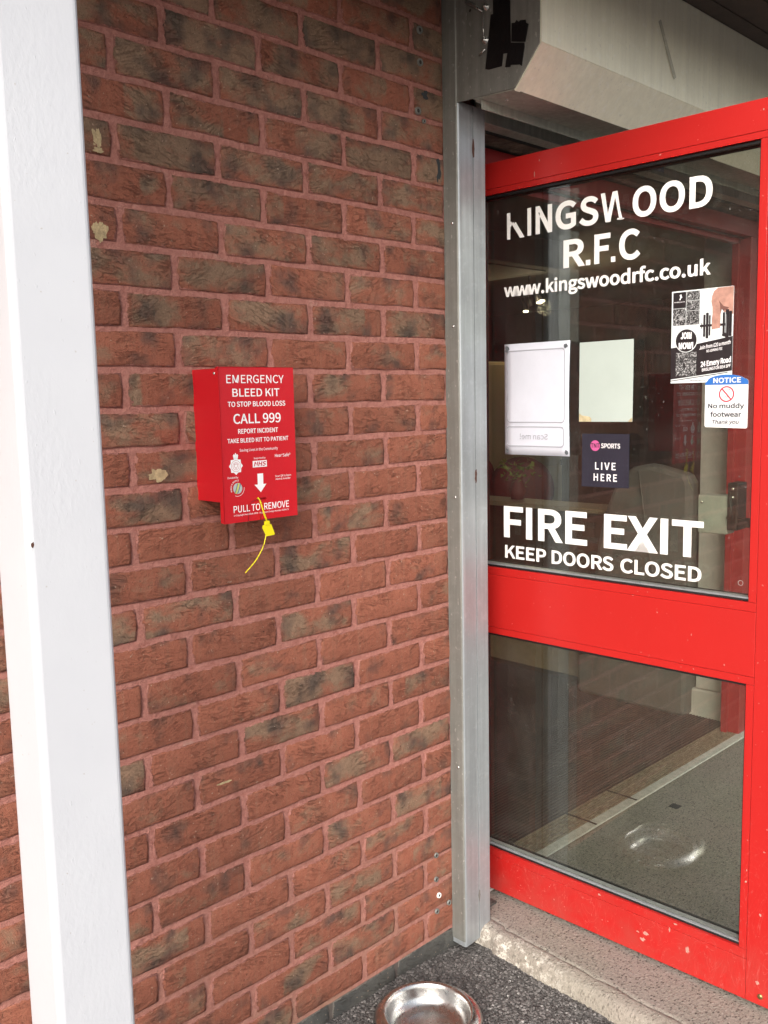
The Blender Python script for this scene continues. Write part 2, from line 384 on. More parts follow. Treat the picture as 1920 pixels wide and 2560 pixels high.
# ------------------------------------------------------------------ object helpers
def tag(o, label=None, cat=None, group=None, kind=None):
    if label: o['label'] = label
    if cat: o['category'] = cat
    if group: o['group'] = group
    if kind: o['kind'] = kind
    return o
def link(name, me, m, parent=None, bevel=0, seg=2):
    if m is not None and not me.materials: me.materials.append(m)
    o = D.objects.new(name, me); C.objects.link(o)
    if parent: o.parent = parent
    if bevel:
        b = o.modifiers.new('bevel', 'BEVEL'); b.width = bevel; b.segments = seg; b.limit_method = 'ANGLE'; b.angle_limit = math.radians(40)
    return o
def empty(name, loc=(0, 0, 0), label=None, cat=None, group=None, rz=0):
    o = D.objects.new(name, None); C.objects.link(o); o.location = loc; o.rotation_euler = (0, 0, rz); o.empty_display_size = .05
    return tag(o, label, cat, group)
def from_bm(bm, name, smooth=False):
    me = D.meshes.new(name); bm.normal_update(); bm.to_mesh(me); bm.free()
    if smooth:
        for p in me.polygons: p.use_smooth = True
    return me
def bm_box(bm, x0, x1, y0, y1, z0, z1):
    v = [bm.verts.new(c) for c in ((x0, y0, z0), (x1, y0, z0), (x1, y1, z0), (x0, y1, z0), (x0, y0, z1), (x1, y0, z1), (x1, y1, z1), (x0, y1, z1))]
    for f in ((0, 3, 2, 1), (4, 5, 6, 7), (0, 1, 5, 4), (1, 2, 6, 5), (2, 3, 7, 6), (3, 0, 4, 7)): bm.faces.new([v[i] for i in f])
def box(name, x0, x1, y0, y1, z0, z1, m, parent=None, bevel=0, seg=2):
    """box given in the parent's local frame"""
    bm = bmesh.new(); cx, cy, cz = (x0 + x1) / 2, (y0 + y1) / 2, (z0 + z1) / 2
    bm_box(bm, x0 - cx, x1 - cx, y0 - cy, y1 - cy, z0 - cz, z1 - cz)
    o = link(name, from_bm(bm, name), m, parent, bevel, seg); o.location = (cx, cy, cz); return o
def prism(name, prof, a0, a1, axis, m, parent=None, bevel=0):
    """profile polygon extruded along axis: 'x' profile=(y,z); 'y' profile=(x,z); 'z' profile=(x,y)"""
    bm = bmesh.new()
    def P(p, a): return {'x': (a, p[0], p[1]), 'y': (p[0], a, p[1]), 'z': (p[0], p[1], a)}[axis]
    A = [bm.verts.new(P(p, a0)) for p in prof]; B = [bm.verts.new(P(p, a1)) for p in prof]
    bm.faces.new(A); bm.faces.new(B[::-1]); n = len(prof)
    for i in range(n): bm.faces.new((A[i], B[i], B[(i + 1) % n], A[(i + 1) % n]))
    bmesh.ops.recalc_face_normals(bm, faces=bm.faces)
    return link(name, from_bm(bm, name), m, parent, bevel)
def tube(name, pts, r, m, parent=None, n=8, cap=True):
    bm = bmesh.new(); rings = []; pts = [Vector(p) for p in pts]
    rr = r if isinstance(r, (list, tuple)) else [r] * len(pts)
    for i, p in enumerate(pts):
        t = (pts[min(i + 1, len(pts) - 1)] - pts[max(i - 1, 0)]).normalized()
        up = Vector((0, 0, 1)) if abs(t.z) < .9 else Vector((1, 0, 0)); u = t.cross(up).normalized(); v = t.cross(u)
        rings.append([bm.verts.new(p + (u * math.cos(2 * math.pi * k / n) + v * math.sin(2 * math.pi * k / n)) * rr[i]) for k in range(n)])
    for a_, b_ in zip(rings, rings[1:]):
        for k in range(n): bm.faces.new((a_[k], a_[(k + 1) % n], b_[(k + 1) % n], b_[k]))
    if cap: bm.faces.new(rings[0][::-1]); bm.faces.new(rings[-1])
    bmesh.ops.recalc_face_normals(bm, faces=bm.faces)
    return link(name, from_bm(bm, name, True), m, parent)
def lathe(name, prof, m, parent=None, loc=(0, 0, 0), n=48, axis='z', close=False):
    bm = bmesh.new(); rings = []
    for r, h in prof:
        ring = []
        for k in range(n if r > 1e-6 else 1):
            a_ = 2 * math.pi * k / n; x, y = r * math.cos(a_), r * math.sin(a_)
            ring.append(bm.verts.new({'z': (x, y, h), 'y': (x, h, y), 'x': (h, x, y)}[axis]))
        rings.append(ring)
    for a_, b_ in zip(rings, rings[1:]):
        for k in range(n):
            q = [a_[k % len(a_)], a_[(k + 1) % len(a_)], b_[(k + 1) % len(b_)], b_[k % len(b_)]]
            q = list(dict.fromkeys(q))
            if len(q) > 2: bm.faces.new(q)
    bmesh.ops.recalc_face_normals(bm, faces=bm.faces)
    o = link(name, from_bm(bm, name, True), m, parent); o.location = loc; return o

# ------------------------------------------------------------------ lettering: outlines of a plain grotesque, stored as polygons
FONT = json.loads(r'''{"A":[426,[[3,0,68,0,118,157,305,157,354,0,423,0,249,513,176,513],[134,208,177,345,210,461,213,461,289,208]]],"B":[460,[[71,0,234,0,288,4,335,17,374,37,404,67,422,104,429,151,425,183,415,211,399,234,378,252,353,265,324,273,324,277,347,287,365,301,380,319,390,340,397,363,399,388,393,429,376,461,350,485,315,501,272,510,223,513,71,513],[135,296,135,462,251,460,281,454,305,443,322,428,332,407,335,380,332,355,323,334,307,318,283,306,251,298,211,296],[135,52,135,245,225,245,267,243,301,235,329,223,349,205,361,182,365,153,361,121,348,96,328,76,300,63,266,54,225,52]]],"C":[447,[[264,-9,296,-7,325,0,353,10,377,25,400,43,422,64,386,106,351,74,332,63,312,55,290,49,267,48,221,54,182,73,150,104,127,146,112,198,107,258,112,318,128,369,152,410,184,440,223,459,269,466,290,464,328,452,344,443,374,417,409,459,373,490,351,503,326,513,298,520,268,522,206,514,151,490,106,452,71,399,48,334,41,256,48,179,70,113,104,61,149,23,203,-1]]],"D":[482,[[71,0,202,0,273,8,332,31,379,68,413,119,434,183,440,258,434,334,413,397,379,447,332,484,271,506,199,513,71,513],[135,53,135,461,193,461,249,455,294,437,329,408,354,369,369,319,374,258,369,198,354,148,329,107,294,78,249,59,193,53]]],"E":[412,[[71,0,374,0,374,55,135,55,135,242,330,242,330,298,135,298,135,459,366,459,366,513,71,513]]],"F":[387,[[71,0,135,0,135,230,331,230,331,285,135,285,135,459,366,459,366,513,71,513]]],"G":[482,[[272,-9,306,-7,337,-1,365,8,390,20,412,34,431,50,431,266,262,266,262,212,371,212,371,78,360,69,331,56,297,49,279,48,228,54,185,73,152,104,127,146,112,198,107,258,113,318,128,369,154,410,188,440,229,459,278,466,302,464,324,459,343,452,360,442,389,417,424,459,388,489,366,502,339,513,310,520,276,522,211,514,155,490,107,452,71,399,49,334,41,256,48,179,71,113,106,61,152,23,208,-1]]],"H":[510,[[71,0,135,0,135,242,375,242,375,0,440,0,440,513,375,513,375,298,135,298,135,513,71,513]]],"I":[205,[[71,0,135,0,135,513,71,513]]],"J":[375,[[166,-9,211,-3,247,13,274,37,293,70,304,108,307,151,307,513,242,513,242,157,240,122,233,94,222,73,206,59,185,50,160,48,125,54,110,61,96,72,71,106,25,72,41,48,60,27,82,12,107,0,135,-7]]],"K":[452,[[71,0,135,0,135,162,223,268,377,0,450,0,264,319,425,513,352,513,137,256,135,513,71,513]]],"L":[380,[[71,0,360,0,360,55,135,55,135,513,71,513]]],"M":[569,[[71,0,129,0,129,308,120,436,123,436,262,52,305,52,443,436,446,436,438,284,438,0,498,0,498,513,420,513,322,239,286,132,284,132,148,513,71,513]]],"N":[506,[[71,0,132,0,131,297,124,430,127,430,182,324,369,0,436,0,436,513,374,513,374,220,383,84,380,84,324,190,137,513,71,513]]],"O":[520,[[260,-9,321,-1,374,24,418,63,451,116,472,181,479,258,472,335,451,400,418,452,374,491,321,514,260,522,199,514,146,491,102,452,69,400,48,335,41,258,48,181,69,116,102,63,146,24,199,-1],[260,48,216,54,179,74,149,105,126,147,112,198,107,258,112,318,126,369,149,410,179,440,216,459,260,466,303,459,340,440,371,410,393,369,408,318,412,258,408,198,393,147,371,105,340,74,303,54]]],"P":[443,[[71,0,135,0,135,204,220,204,273,209,319,221,357,243,385,273,403,313,409,363,403,413,385,452,356,480,318,499,271,510,217,513,71,513],[135,257,135,461,250,459,284,452,310,440,329,421,341,396,345,363,341,329,330,303,312,282,286,268,253,260,211,257]]],"Q":[520,[[260,45,216,52,179,71,149,103,126,145,112,197,107,258,112,318,126,369,149,410,179,440,216,459,260,466,303,459,340,440,371,410,393,369,408,318,412,258,408,197,393,145,371,103,340,71,303,52],[417,-129,459,-126,490,-117,478,-67,454,-73,424,-75,397,-73,372,-67,349,-58,328,-44,311,-27,298,-6,349,10,393,38,429,78,456,128,473,189,479,258,472,335,451,400,418,452,374,491,321,514,260,522,199,514,146,491,102,452,69,400,48,335,41,258,47,188,64,126,92,75,130,35,175,8,228,-7,246,-40,269,-70,298,-94,332,-113,372,-125]]],"R":[445,[[135,270,135,461,258,459,289,452,314,440,332,423,342,400,346,370,342,339,332,314,314,294,289,281,258,272,221,270],[352,0,425,0,295,225,327,236,356,252,379,273,396,300,407,332,410,370,404,417,387,454,360,481,324,500,281,510,231,513,71,513,71,0,135,0,135,218,228,218]]],"S":[417,[[213,-9,263,-4,306,11,340,33,366,63,382,98,387,137,384,171,373,200,357,224,335,244,310,260,282,274,169,324,151,336,137,350,127,369,123,391,126,413,135,431,149,446,168,457,192,463,219,466,264,460,302,443,336,418,370,459,350,477,328,492,304,505,277,514,249,520,219,522,175,518,136,505,103,484,79,457,63,424,57,387,62,352,74,324,92,300,114,281,162,255,259,212,297,189,310,174,318,155,321,131,318,108,309,87,293,71,272,58,245,50,214,48,187,50,161,56,137,65,113,78,92,93,72,111,34,67,57,45,84,26,112,11,144,0,177,-7]]],"T":[419,[[177,0,242,0,242,459,398,459,398,513,22,513,22,459,177,459]]],"U":[505,[[253,-9,303,-4,347,12,384,39,412,81,431,138,437,211,437,513,375,513,375,210,370,155,358,113,339,83,315,62,285,51,253,48,221,51,192,62,168,83,149,113,137,155,133,210,133,513,69,513,69,211,75,138,93,81,121,39,158,12,203,-4]]],"V":[403,[[165,0,239,0,403,513,337,513,204,66,202,66,193,95,69,513,1,513]]],"W":[615,[[127,0,204,0,280,310,306,426,309,426,334,310,412,0,490,0,596,513,534,513,479,234,451,67,447,67,410,234,339,513,279,513,209,234,172,67,169,67,85,513,18,513]]],"X":[401,[[12,0,81,0,195,222,198,222,319,0,390,0,239,262,380,513,312,513,237,371,207,307,204,307,196,321,93,513,22,513,162,265]]],"Y":[372,[[153,0,218,0,218,199,373,513,305,513,188,256,185,256,176,275,68,513,-1,513,153,199]]],"Z":[422,[[35,0,389,0,389,55,115,55,386,475,386,513,60,513,60,459,306,459,35,39]]],"a":[394,[[152,-9,175,-7,219,7,240,18,278,46,280,46,286,0,338,0,338,234,335,278,325,316,307,347,282,371,249,385,207,390,177,388,122,374,98,363,57,340,82,296,134,324,174,335,196,337,224,333,244,323,259,307,268,288,273,265,275,241,201,230,142,214,97,194,66,168,47,137,41,99,45,67,56,40,73,19,95,4,122,-6],[170,43,152,44,136,49,122,57,112,68,105,83,103,103,107,126,119,146,141,163,173,178,217,189,275,198,275,92,239,65,222,55,188,44]]],"b":[433,[[232,-9,274,-3,313,15,347,45,374,85,391,136,397,196,393,251,380,299,358,337,329,366,291,384,246,390,225,388,183,374,163,364,126,337,129,405,129,557,64,557,64,0,116,0,121,39,124,39,141,25,177,4,214,-8],[221,45,193,48,178,53,145,71,129,84,129,284,164,313,181,323,214,335,230,336,262,332,288,318,307,298,321,270,328,235,331,195,327,152,316,115,300,85,278,63,251,49]]],"c":[357,[[214,-9,237,-8,280,4,300,13,338,39,310,82,283,63,253,49,220,44,187,49,158,62,135,84,117,113,106,149,102,190,106,231,118,267,136,296,160,318,189,331,222,336,236,335,263,327,298,303,330,345,300,367,283,377,243,388,219,390,172,384,128,366,91,337,62,298,43,249,36,190,43,131,60,82,88,43,123,14,166,-3]]],"d":[434,[[194,-9,216,-7,238,-2,258,7,277,18,310,45,312,45,317,0,370,0,370,557,305,557,305,411,309,346,276,370,242,385,202,390,159,384,120,366,87,336,60,296,43,247,37,190,42,131,57,82,80,43,111,14,149,-3],[208,45,177,49,151,62,131,83,115,112,106,148,103,190,107,231,118,267,135,296,157,318,184,331,213,336,244,332,259,327,290,309,305,296,305,97,274,68,258,58,242,50]]],"e":[388,[[218,-9,243,-8,288,2,308,10,343,29,321,72,276,50,243,43,225,42,191,46,162,58,137,78,118,104,105,137,99,175,356,175,357,186,359,211,354,262,341,306,319,341,289,368,252,384,207,390,164,384,124,366,89,336,61,297,43,248,36,190,43,132,61,83,89,43,126,15,170,-3],[99,221,106,256,119,285,136,308,157,325,182,335,208,339,236,336,259,325,278,309,291,286,300,256,303,221]]],"f":[228,[[23,328,75,328,75,0,139,0,139,328,219,328,219,380,139,380,140,463,145,482,152,496,162,507,176,513,193,515,221,511,235,505,249,555,220,563,186,567,151,563,123,551,102,533,87,508,78,477,75,441,75,380,23,377]]],"g":[395,[[193,-175,248,-170,295,-157,333,-136,361,-109,379,-78,385,-43,381,-15,370,8,352,25,326,38,293,45,178,47,155,48,138,52,125,59,117,67,113,77,111,88,115,107,123,121,136,134,154,127,183,121,229,125,263,137,291,156,313,182,326,215,331,253,330,269,323,298,317,310,300,331,378,331,378,380,246,380,222,387,192,390,155,386,121,373,92,353,70,326,55,293,50,254,52,232,57,212,75,177,99,152,99,149,80,132,71,120,59,94,57,78,62,52,74,31,92,16,92,13,61,-12,42,-41,37,-57,36,-74,41,-104,56,-129,79,-149,111,-163,149,-172],[192,164,171,167,152,175,135,188,123,206,114,228,111,254,114,280,122,302,135,320,151,333,171,340,192,343,214,340,233,333,250,320,262,302,270,280,273,254,270,228,262,206,249,188,233,175,213,167],[202,-131,169,-129,142,-123,121,-113,105,-100,95,-83,92,-64,93,-53,101,-31,108,-21,130,0,156,-4,245,-6,287,-10,303,-16,313,-26,320,-38,322,-54,318,-73,307,-91,289,-107,266,-120,236,-128]]],"h":[425,[[64,0,129,0,129,276,164,308,180,319,197,328,214,332,232,334,255,331,274,324,287,310,297,291,303,265,305,232,305,0,368,0,368,241,365,286,356,323,340,352,318,373,288,386,252,390,227,388,204,381,183,371,163,358,126,326,129,405,129,557,64,557]]],"i":[193,[[64,0,129,0,129,380,64,380],[97,459,109,460,127,470,138,489,139,501,138,513,127,531,109,541,97,543,85,541,66,531,56,513,55,501,56,489,66,470,85,460]]],"j":[193,[[25,-169,58,-166,85,-154,105,-136,119,-111,126,-80,129,-43,129,380,65,380,64,-65,61,-83,56,-98,47,-109,35,-116,12,-118,-18,-111,-31,-160,-7,-167],[97,459,108,460,127,470,138,489,139,501,138,513,127,531,108,541,97,543,85,541,66,531,55,513,54,501,55,489,66,470,85,460]]],"k":[387,[[64,0,127,0,127,100,199,183,310,0,380,0,236,227,363,380,291,380,130,180,127,180,127,557,64,557]]],"l":[199,[[132,-9,169,-4,160,46,142,45,134,50,131,56,129,71,129,557,64,557,66,51,71,30,80,13,93,1,110,-7]]],"m":[648,[[64,0,129,0,129,276,146,294,179,320,194,328,224,334,246,331,264,324,278,310,287,291,293,265,295,232,295,0,359,0,359,276,393,308,409,320,440,332,454,334,476,331,494,324,508,310,518,291,523,265,525,232,525,0,589,0,589,241,586,286,576,323,561,352,538,373,510,386,474,390,451,388,429,381,408,370,388,355,348,317,339,338,327,356,312,370,293,381,270,388,243,390,221,388,200,381,160,358,125,325,117,380,64,380]]],"n":[427,[[64,0,129,0,129,276,164,308,180,319,197,328,214,332,232,334,255,331,274,324,287,310,297,291,303,265,305,232,305,0,368,0,368,241,365,286,356,323,340,352,318,373,288,386,252,390,227,388,204,381,182,371,162,358,125,325,117,380,64,380]]],"o":[424,[[212,-9,258,-3,299,14,335,43,363,82,381,131,388,190,381,249,363,298,335,337,299,366,258,384,212,390,167,384,125,366,89,337,61,298,43,249,36,190,43,131,61,82,89,43,125,14,167,-3],[212,44,181,49,154,62,133,84,116,113,106,149,102,190,106,231,116,267,133,296,154,318,181,331,212,336,243,331,270,318,292,296,309,267,319,231,323,190,319,149,309,113,292,84,270,62,243,49]]],"p":[434,[[64,-160,129,-160,127,35,144,22,179,2,214,-8,232,-9,274,-3,313,15,347,45,374,85,391,136,397,196,393,251,380,299,358,337,329,366,291,384,246,390,224,388,182,374,162,363,123,336,117,380,64,380],[221,45,194,48,178,53,146,71,129,84,129,284,164,313,181,323,214,335,230,336,262,332,288,318,307,298,321,270,328,235,331,195,327,152,316,115,300,85,278,63,251,49]]],"q":[434,[[305,-160,370,-160,370,380,319,380,311,345,278,369,242,385,202,390,159,384,120,366,87,336,60,296,43,247,37,190,42,131,57,82,80,43,111,14,149,-3,194,-9,216,-7,237,-2,275,17,309,44,305,-25],[208,45,177,49,151,62,131,83,115,112,106,148,103,190,107,231,118,267,135,296,157,318,184,331,213,336,244,332,259,327,290,309,305,296,305,97,274,68,258,58,242,50]]],"r":[272,[[64,0,129,0,129,244,142,273,158,296,174,313,191,324,208,331,224,333,244,331,261,326,273,382,255,388,232,390,212,388,192,380,173,369,155,353,139,334,125,311,117,380,64,380]]],"s":[328,[[164,-9,205,-5,239,6,266,24,286,47,298,74,302,104,297,136,284,161,265,181,241,196,146,235,129,245,116,256,107,269,104,285,106,300,112,313,122,324,135,333,153,338,191,339,221,331,261,307,292,347,259,368,240,377,197,388,174,390,136,386,103,375,78,359,59,337,47,311,43,282,48,253,60,229,79,210,102,195,127,183,195,155,213,145,228,133,237,118,241,100,239,84,233,70,222,58,208,49,189,43,166,41,144,42,105,53,87,62,53,86,22,43,63,16,86,6,137,-7]]],"t":[264,[[183,-9,220,-5,254,5,242,53,205,43,179,45,163,51,152,62,145,76,141,94,139,328,243,328,243,380,139,380,139,487,86,487,79,380,19,377,19,328,76,328,76,118,78,82,86,51,99,26,120,7,148,-5]]],"u":[425,[[176,-9,201,-7,223,0,244,10,264,23,301,60,303,60,308,0,361,0,361,380,298,380,298,111,263,74,247,62,231,53,213,48,195,46,172,49,154,57,140,70,131,89,125,115,123,147,123,380,59,380,59,139,62,95,71,58,87,29,110,8,139,-5]]],"v":[365,[[146,0,221,0,356,380,293,380,186,52,182,52,76,380,9,380]]],"w":[562,[[125,0,199,0,258,222,279,314,282,314,303,223,363,0,440,0,543,380,482,380,426,160,403,55,400,55,314,380,251,380,192,160,167,55,163,55,141,160,84,380,19,380]]],"x":[349,[[11,0,78,0,167,157,171,157,178,146,268,0,338,0,213,192,328,380,262,380,181,233,178,233,90,380,20,380,136,198]]],"y":[365,[[71,-164,106,-159,135,-146,160,-126,181,-99,198,-68,213,-32,356,380,293,380,225,169,194,62,190,62,153,169,76,380,9,380,162,-1,144,-52,134,-72,121,-88,105,-101,88,-109,63,-111,39,-105,26,-156,46,-162]]],"z":[333,[[25,0,312,0,312,52,105,52,306,346,306,380,46,380,46,328,225,328,25,34]]],"0":[389,[[195,-9,240,-2,279,20,311,57,335,109,349,176,354,258,349,340,335,406,311,457,279,493,240,515,195,522,149,515,110,493,78,457,55,406,40,340,35,258,40,176,55,109,78,57,110,20,149,-2],[195,43,167,48,143,65,124,94,109,136,100,190,97,258,100,326,109,380,124,421,143,450,167,467,195,472,222,467,246,450,265,421,280,380,289,326,293,258,289,190,280,136,265,94,246,65,222,48]]],"1":[389,[[62,0,343,0,343,53,240,53,240,513,191,513,145,492,85,477,85,436,176,436,176,53,62,53]]],"2":[389,[[31,0,354,0,354,55,198,55,127,50,184,107,233,162,273,215,304,268,323,320,329,372,324,415,311,451,289,481,259,504,222,518,179,522,148,520,120,513,95,502,71,487,28,447,65,411,96,442,113,454,132,463,151,469,172,471,201,467,224,457,243,442,256,422,264,397,266,369,260,324,241,275,209,223,163,167,104,105,31,38]]],"3":[389,[[184,-9,228,-5,268,8,301,30,327,59,344,95,349,137,346,170,335,199,318,223,296,243,270,258,241,268,241,271,267,282,289,298,307,316,320,339,329,365,332,394,327,432,312,464,290,489,260,507,223,519,182,522,154,520,127,514,103,505,80,493,39,461,74,421,105,447,122,457,160,469,180,471,205,468,226,460,244,448,256,432,264,412,267,389,264,363,254,339,236,320,209,304,172,295,125,291,125,242,178,239,219,229,249,214,269,194,281,169,284,139,281,112,271,89,255,70,234,56,209,47,180,44,152,46,128,53,106,62,87,74,53,103,20,62,60,27,85,12,114,1,147,-6]]],"4":[389,[[238,0,298,0,298,141,367,141,367,193,298,193,298,513,228,513,14,183,14,141,238,141],[238,193,81,193,197,368,239,443,242,443,238,364]]],"5":[389,[[183,-9,226,-4,265,12,300,37,327,71,345,115,352,167,346,218,330,260,306,291,275,313,238,326,197,331,155,325,120,310,133,459,326,459,326,513,77,513,60,274,95,252,135,275,164,281,180,282,210,279,236,268,257,251,273,228,283,199,286,165,283,130,272,101,255,77,233,59,206,48,177,44,149,46,124,52,103,61,83,73,51,101,19,59,59,26,84,12,113,1,146,-6]]],"6":[389,[[211,-9,249,-4,285,12,315,37,338,70,353,111,359,158,354,207,341,247,320,279,291,301,256,314,216,319,195,317,175,311,154,302,135,290,99,257,105,328,119,383,140,423,166,450,197,465,232,470,247,469,277,459,302,442,313,431,349,470,317,497,298,508,277,516,254,521,229,522,180,516,136,495,97,459,66,406,46,335,39,245,45,167,62,104,88,54,123,19,164,-2],[101,206,118,227,136,244,154,256,172,265,205,271,234,267,257,257,275,240,288,218,295,190,298,158,295,125,286,96,273,73,255,56,234,45,211,41,181,46,155,60,134,84,118,116,107,157]]],"7":[389,[[139,0,205,0,211,94,221,178,238,255,265,328,303,400,356,475,356,513,34,513,34,459,284,459,238,390,203,321,177,250,158,174,146,92]]],"8":[389,[[196,-9,241,-4,280,9,312,29,336,56,351,88,356,123,353,156,344,184,330,208,313,228,270,258,270,262,301,293,316,313,327,335,335,360,338,386,334,423,321,456,301,483,273,504,238,516,197,521,159,517,126,505,97,485,75,459,62,427,57,391,59,365,66,342,77,321,92,303,126,272,126,270,103,255,81,237,62,215,46,189,36,160,32,127,38,90,54,57,78,29,111,9,151,-4],[231,279,174,305,150,321,131,340,119,363,115,391,118,414,126,434,138,451,154,463,174,471,197,473,222,470,244,461,261,447,273,429,281,407,284,382,278,346,260,311],[197,39,167,42,141,51,120,65,103,84,93,107,89,133,91,157,98,179,109,200,123,218,140,235,160,249,227,219,255,202,276,182,291,157,296,125,292,101,283,80,268,63,249,50,225,41]]],"9":[389,[[165,-9,212,-2,255,19,294,57,324,112,344,185,351,279,345,353,328,414,301,462,267,495,225,516,178,522,139,517,104,501,74,477,51,443,36,403,31,356,35,307,49,267,70,236,98,213,132,199,172,195,194,197,215,202,236,212,274,239,291,257,284,186,270,131,249,91,224,64,194,49,162,44,146,45,115,55,101,62,76,83,41,43,73,16,92,6,114,-2,138,-7],[290,311,272,289,255,271,236,258,218,249,200,244,183,242,155,246,132,256,114,273,101,296,94,324,91,356,94,389,103,417,116,441,134,458,155,469,179,473,209,468,235,454,256,431,272,400,284,360]]],".":[195,[[97,-9,110,-8,130,4,137,14,142,26,144,39,142,53,137,65,130,75,110,87,97,88,85,87,74,82,65,75,57,65,53,53,51,39,53,26,57,14,65,4,74,-3,85,-8]]],"!":[226,[[91,155,135,155,145,525,81,525],[113,-9,125,-8,136,-3,146,4,153,14,157,26,159,39,157,53,153,65,146,75,136,82,125,87,113,88,101,87,80,75,73,65,68,53,67,39,68,26,73,14,80,4,101,-8]]],"£":[389,[[41,223,120,223,125,180,122,151,115,124,104,98,87,75,67,56,42,39,42,0,354,0,354,55,134,55,134,58,161,92,177,130,182,179,178,223,293,223,293,267,168,267,155,315,149,363,152,389,159,411,172,429,189,443,211,452,237,455,253,454,282,444,295,435,317,414,354,450,322,480,304,492,282,501,259,506,232,508,191,504,156,491,127,470,106,442,92,407,88,366,91,332,108,267,41,264]]],"&":[476,[[181,-9,211,-7,238,-2,263,7,287,19,329,50,390,13,447,-9,464,44,418,62,368,93,388,120,421,179,435,211,458,277,398,277,390,248,368,195,355,170,326,125,256,192,214,243,196,270,252,312,275,336,294,361,307,390,312,422,309,450,300,474,285,494,265,509,240,519,211,522,178,518,149,506,125,488,108,463,97,434,93,402,94,383,102,344,127,282,77,242,56,220,40,194,29,166,25,133,30,94,45,59,69,31,100,9,138,-4],[287,83,256,61,224,47,189,42,162,45,137,54,117,68,101,87,91,110,88,137,90,156,96,174,106,191,120,207,153,237,172,209,214,156],[172,312,159,343,151,374,148,403,150,423,156,441,165,456,178,468,193,475,211,478,227,475,239,469,249,460,259,435,260,420,257,399,248,379,234,361,216,344]]],"'":[195,[[77,338,117,338,129,468,130,540,63,540,64,468]]],"®":[331,[[165,250,204,255,239,270,269,293,292,323,307,361,312,404,307,447,292,484,269,515,239,538,204,553,165,558,126,553,91,538,62,515,38,484,24,447,18,404,24,361,38,323,62,293,91,270,126,255],[165,278,134,282,106,294,82,313,65,338,53,369,49,404,53,439,65,469,82,495,106,514,134,526,165,530,197,526,225,514,248,495,266,469,277,439,282,404,277,369,266,338,248,313,225,294,197,282],[109,326,141,326,141,382,172,382,200,326,236,326,200,391,215,401,225,417,229,435,227,451,220,464,211,474,198,480,184,484,109,485],[141,406,141,459,173,458,182,456,188,452,195,440,194,424,186,413,170,407]]],"©":[583,[[291,-8,357,1,418,25,469,63,509,115,535,178,544,253,535,327,509,390,469,442,418,480,357,503,291,511,225,503,165,480,114,442,74,390,48,327,39,253,48,178,74,115,114,63,165,25,225,1],[291,24,234,31,183,53,139,87,105,133,83,188,75,253,83,317,105,372,139,417,183,451,234,472,291,480,348,472,400,451,444,417,478,372,500,317,508,253,500,188,478,133,444,87,400,53,348,31],[297,98,319,100,357,111,373,120,403,142,380,176,356,158,330,145,300,141,273,144,251,154,232,171,219,193,210,220,207,253,210,282,219,307,233,328,252,344,275,354,303,358,316,357,339,349,370,326,397,356,371,379,339,395,321,399,300,401,263,396,229,382,199,361,176,332,161,295,155,253,160,208,175,170,197,139,225,117,259,103]]],"-":[243,[[32,172,211,172,211,221,32,221]]]}''')
CAP = 515.0
def embolden(spl, d):
    def area(s):
        n = len(s) // 2; return sum(s[2 * i] * s[2 * ((i + 1) % n) + 1] - s[2 * ((i + 1) % n)] * s[2 * i + 1] for i in range(n)) / 2
    big = max((area(s) for s in spl), key=abs); sg = 1 if big > 0 else -1
    out = []
    for s in spl:
        p = []
        for i in range(len(s) // 2):
            q = (s[2 * i], s[2 * i + 1])
            if not p or math.hypot(q[0] - p[-1][0], q[1] - p[-1][1]) > 2.5: p.append(q)
        if math.hypot(p[0][0] - p[-1][0], p[0][1] - p[-1][1]) < 2.5: p.pop()
        n = len(p); r_ = []
        for i in range(n):
            a, b, c = p[i - 1], p[i], p[(i + 1) % n]
            e1 = (b[0] - a[0], b[1] - a[1]); e2 = (c[0] - b[0], c[1] - b[1]); l1, l2 = math.hypot(*e1), math.hypot(*e2)
            n1 = (e1[1] / l1 * sg, -e1[0] / l1 * sg); n2 = (e2[1] / l2 * sg, -e2[0] / l2 * sg)
            k = 1 + n1[0] * n2[0] + n1[1] * n2[1]; k = max(k, .55)
            r_ += [b[0] + d * (n1[0] + n2[0]) / k, b[1] + d * (n1[1] + n2[1]) / k + d]
        out.append([(v / (1 + 2 * d / CAP) if j % 2 else v) for j, v in enumerate(r_)])
    return out
def text_mesh(name, items, bold, italic=0, arc=None, track=0):
    """items: string. returns (mesh, width, capheight) in units of cap height, drawn in the XZ plane facing -Y"""
    cu = D.curves.new(name, 'CURVE'); cu.dimensions = '2D'; cu.fill_mode = 'BOTH'
    x = 0; xmax = 0
    for ch in items:
        if ch == ' ': x += 150 + track; continue
        adv, spl = FONT[ch]
        cx = x + adv / 2
        for s in embolden(spl, bold * CAP):
            sp = cu.splines.new('POLY'); n = len(s) // 2; sp.points.add(n - 1); sp.use_cyclic_u = True
            for i in range(n):
                px, py = x + s[2 * i], s[2 * i + 1]
                px += italic * py
                if arc:
                    R0, a0 = arc; th = a0 - cx / CAP / R0; lx = (px - cx) / CAP; ly = R0 + py / CAP
                    X = lx * math.sin(th) + ly * math.cos(th); Y = -lx * math.cos(th) + ly * math.sin(th)
                    sp.points[i].co = (X, Y, 0, 1)
                else: sp.points[i].co = (px / CAP, py / CAP, 0, 1)
        x += adv + track
    o = D.objects.new('tmp', cu); C.objects.link(o)
    dg = bpy.context.evaluated_depsgraph_get(); me = D.meshes.new_from_object(o.evaluated_get(dg)); D.objects.remove(o); D.curves.remove(cu)
    me.name = name
    return me
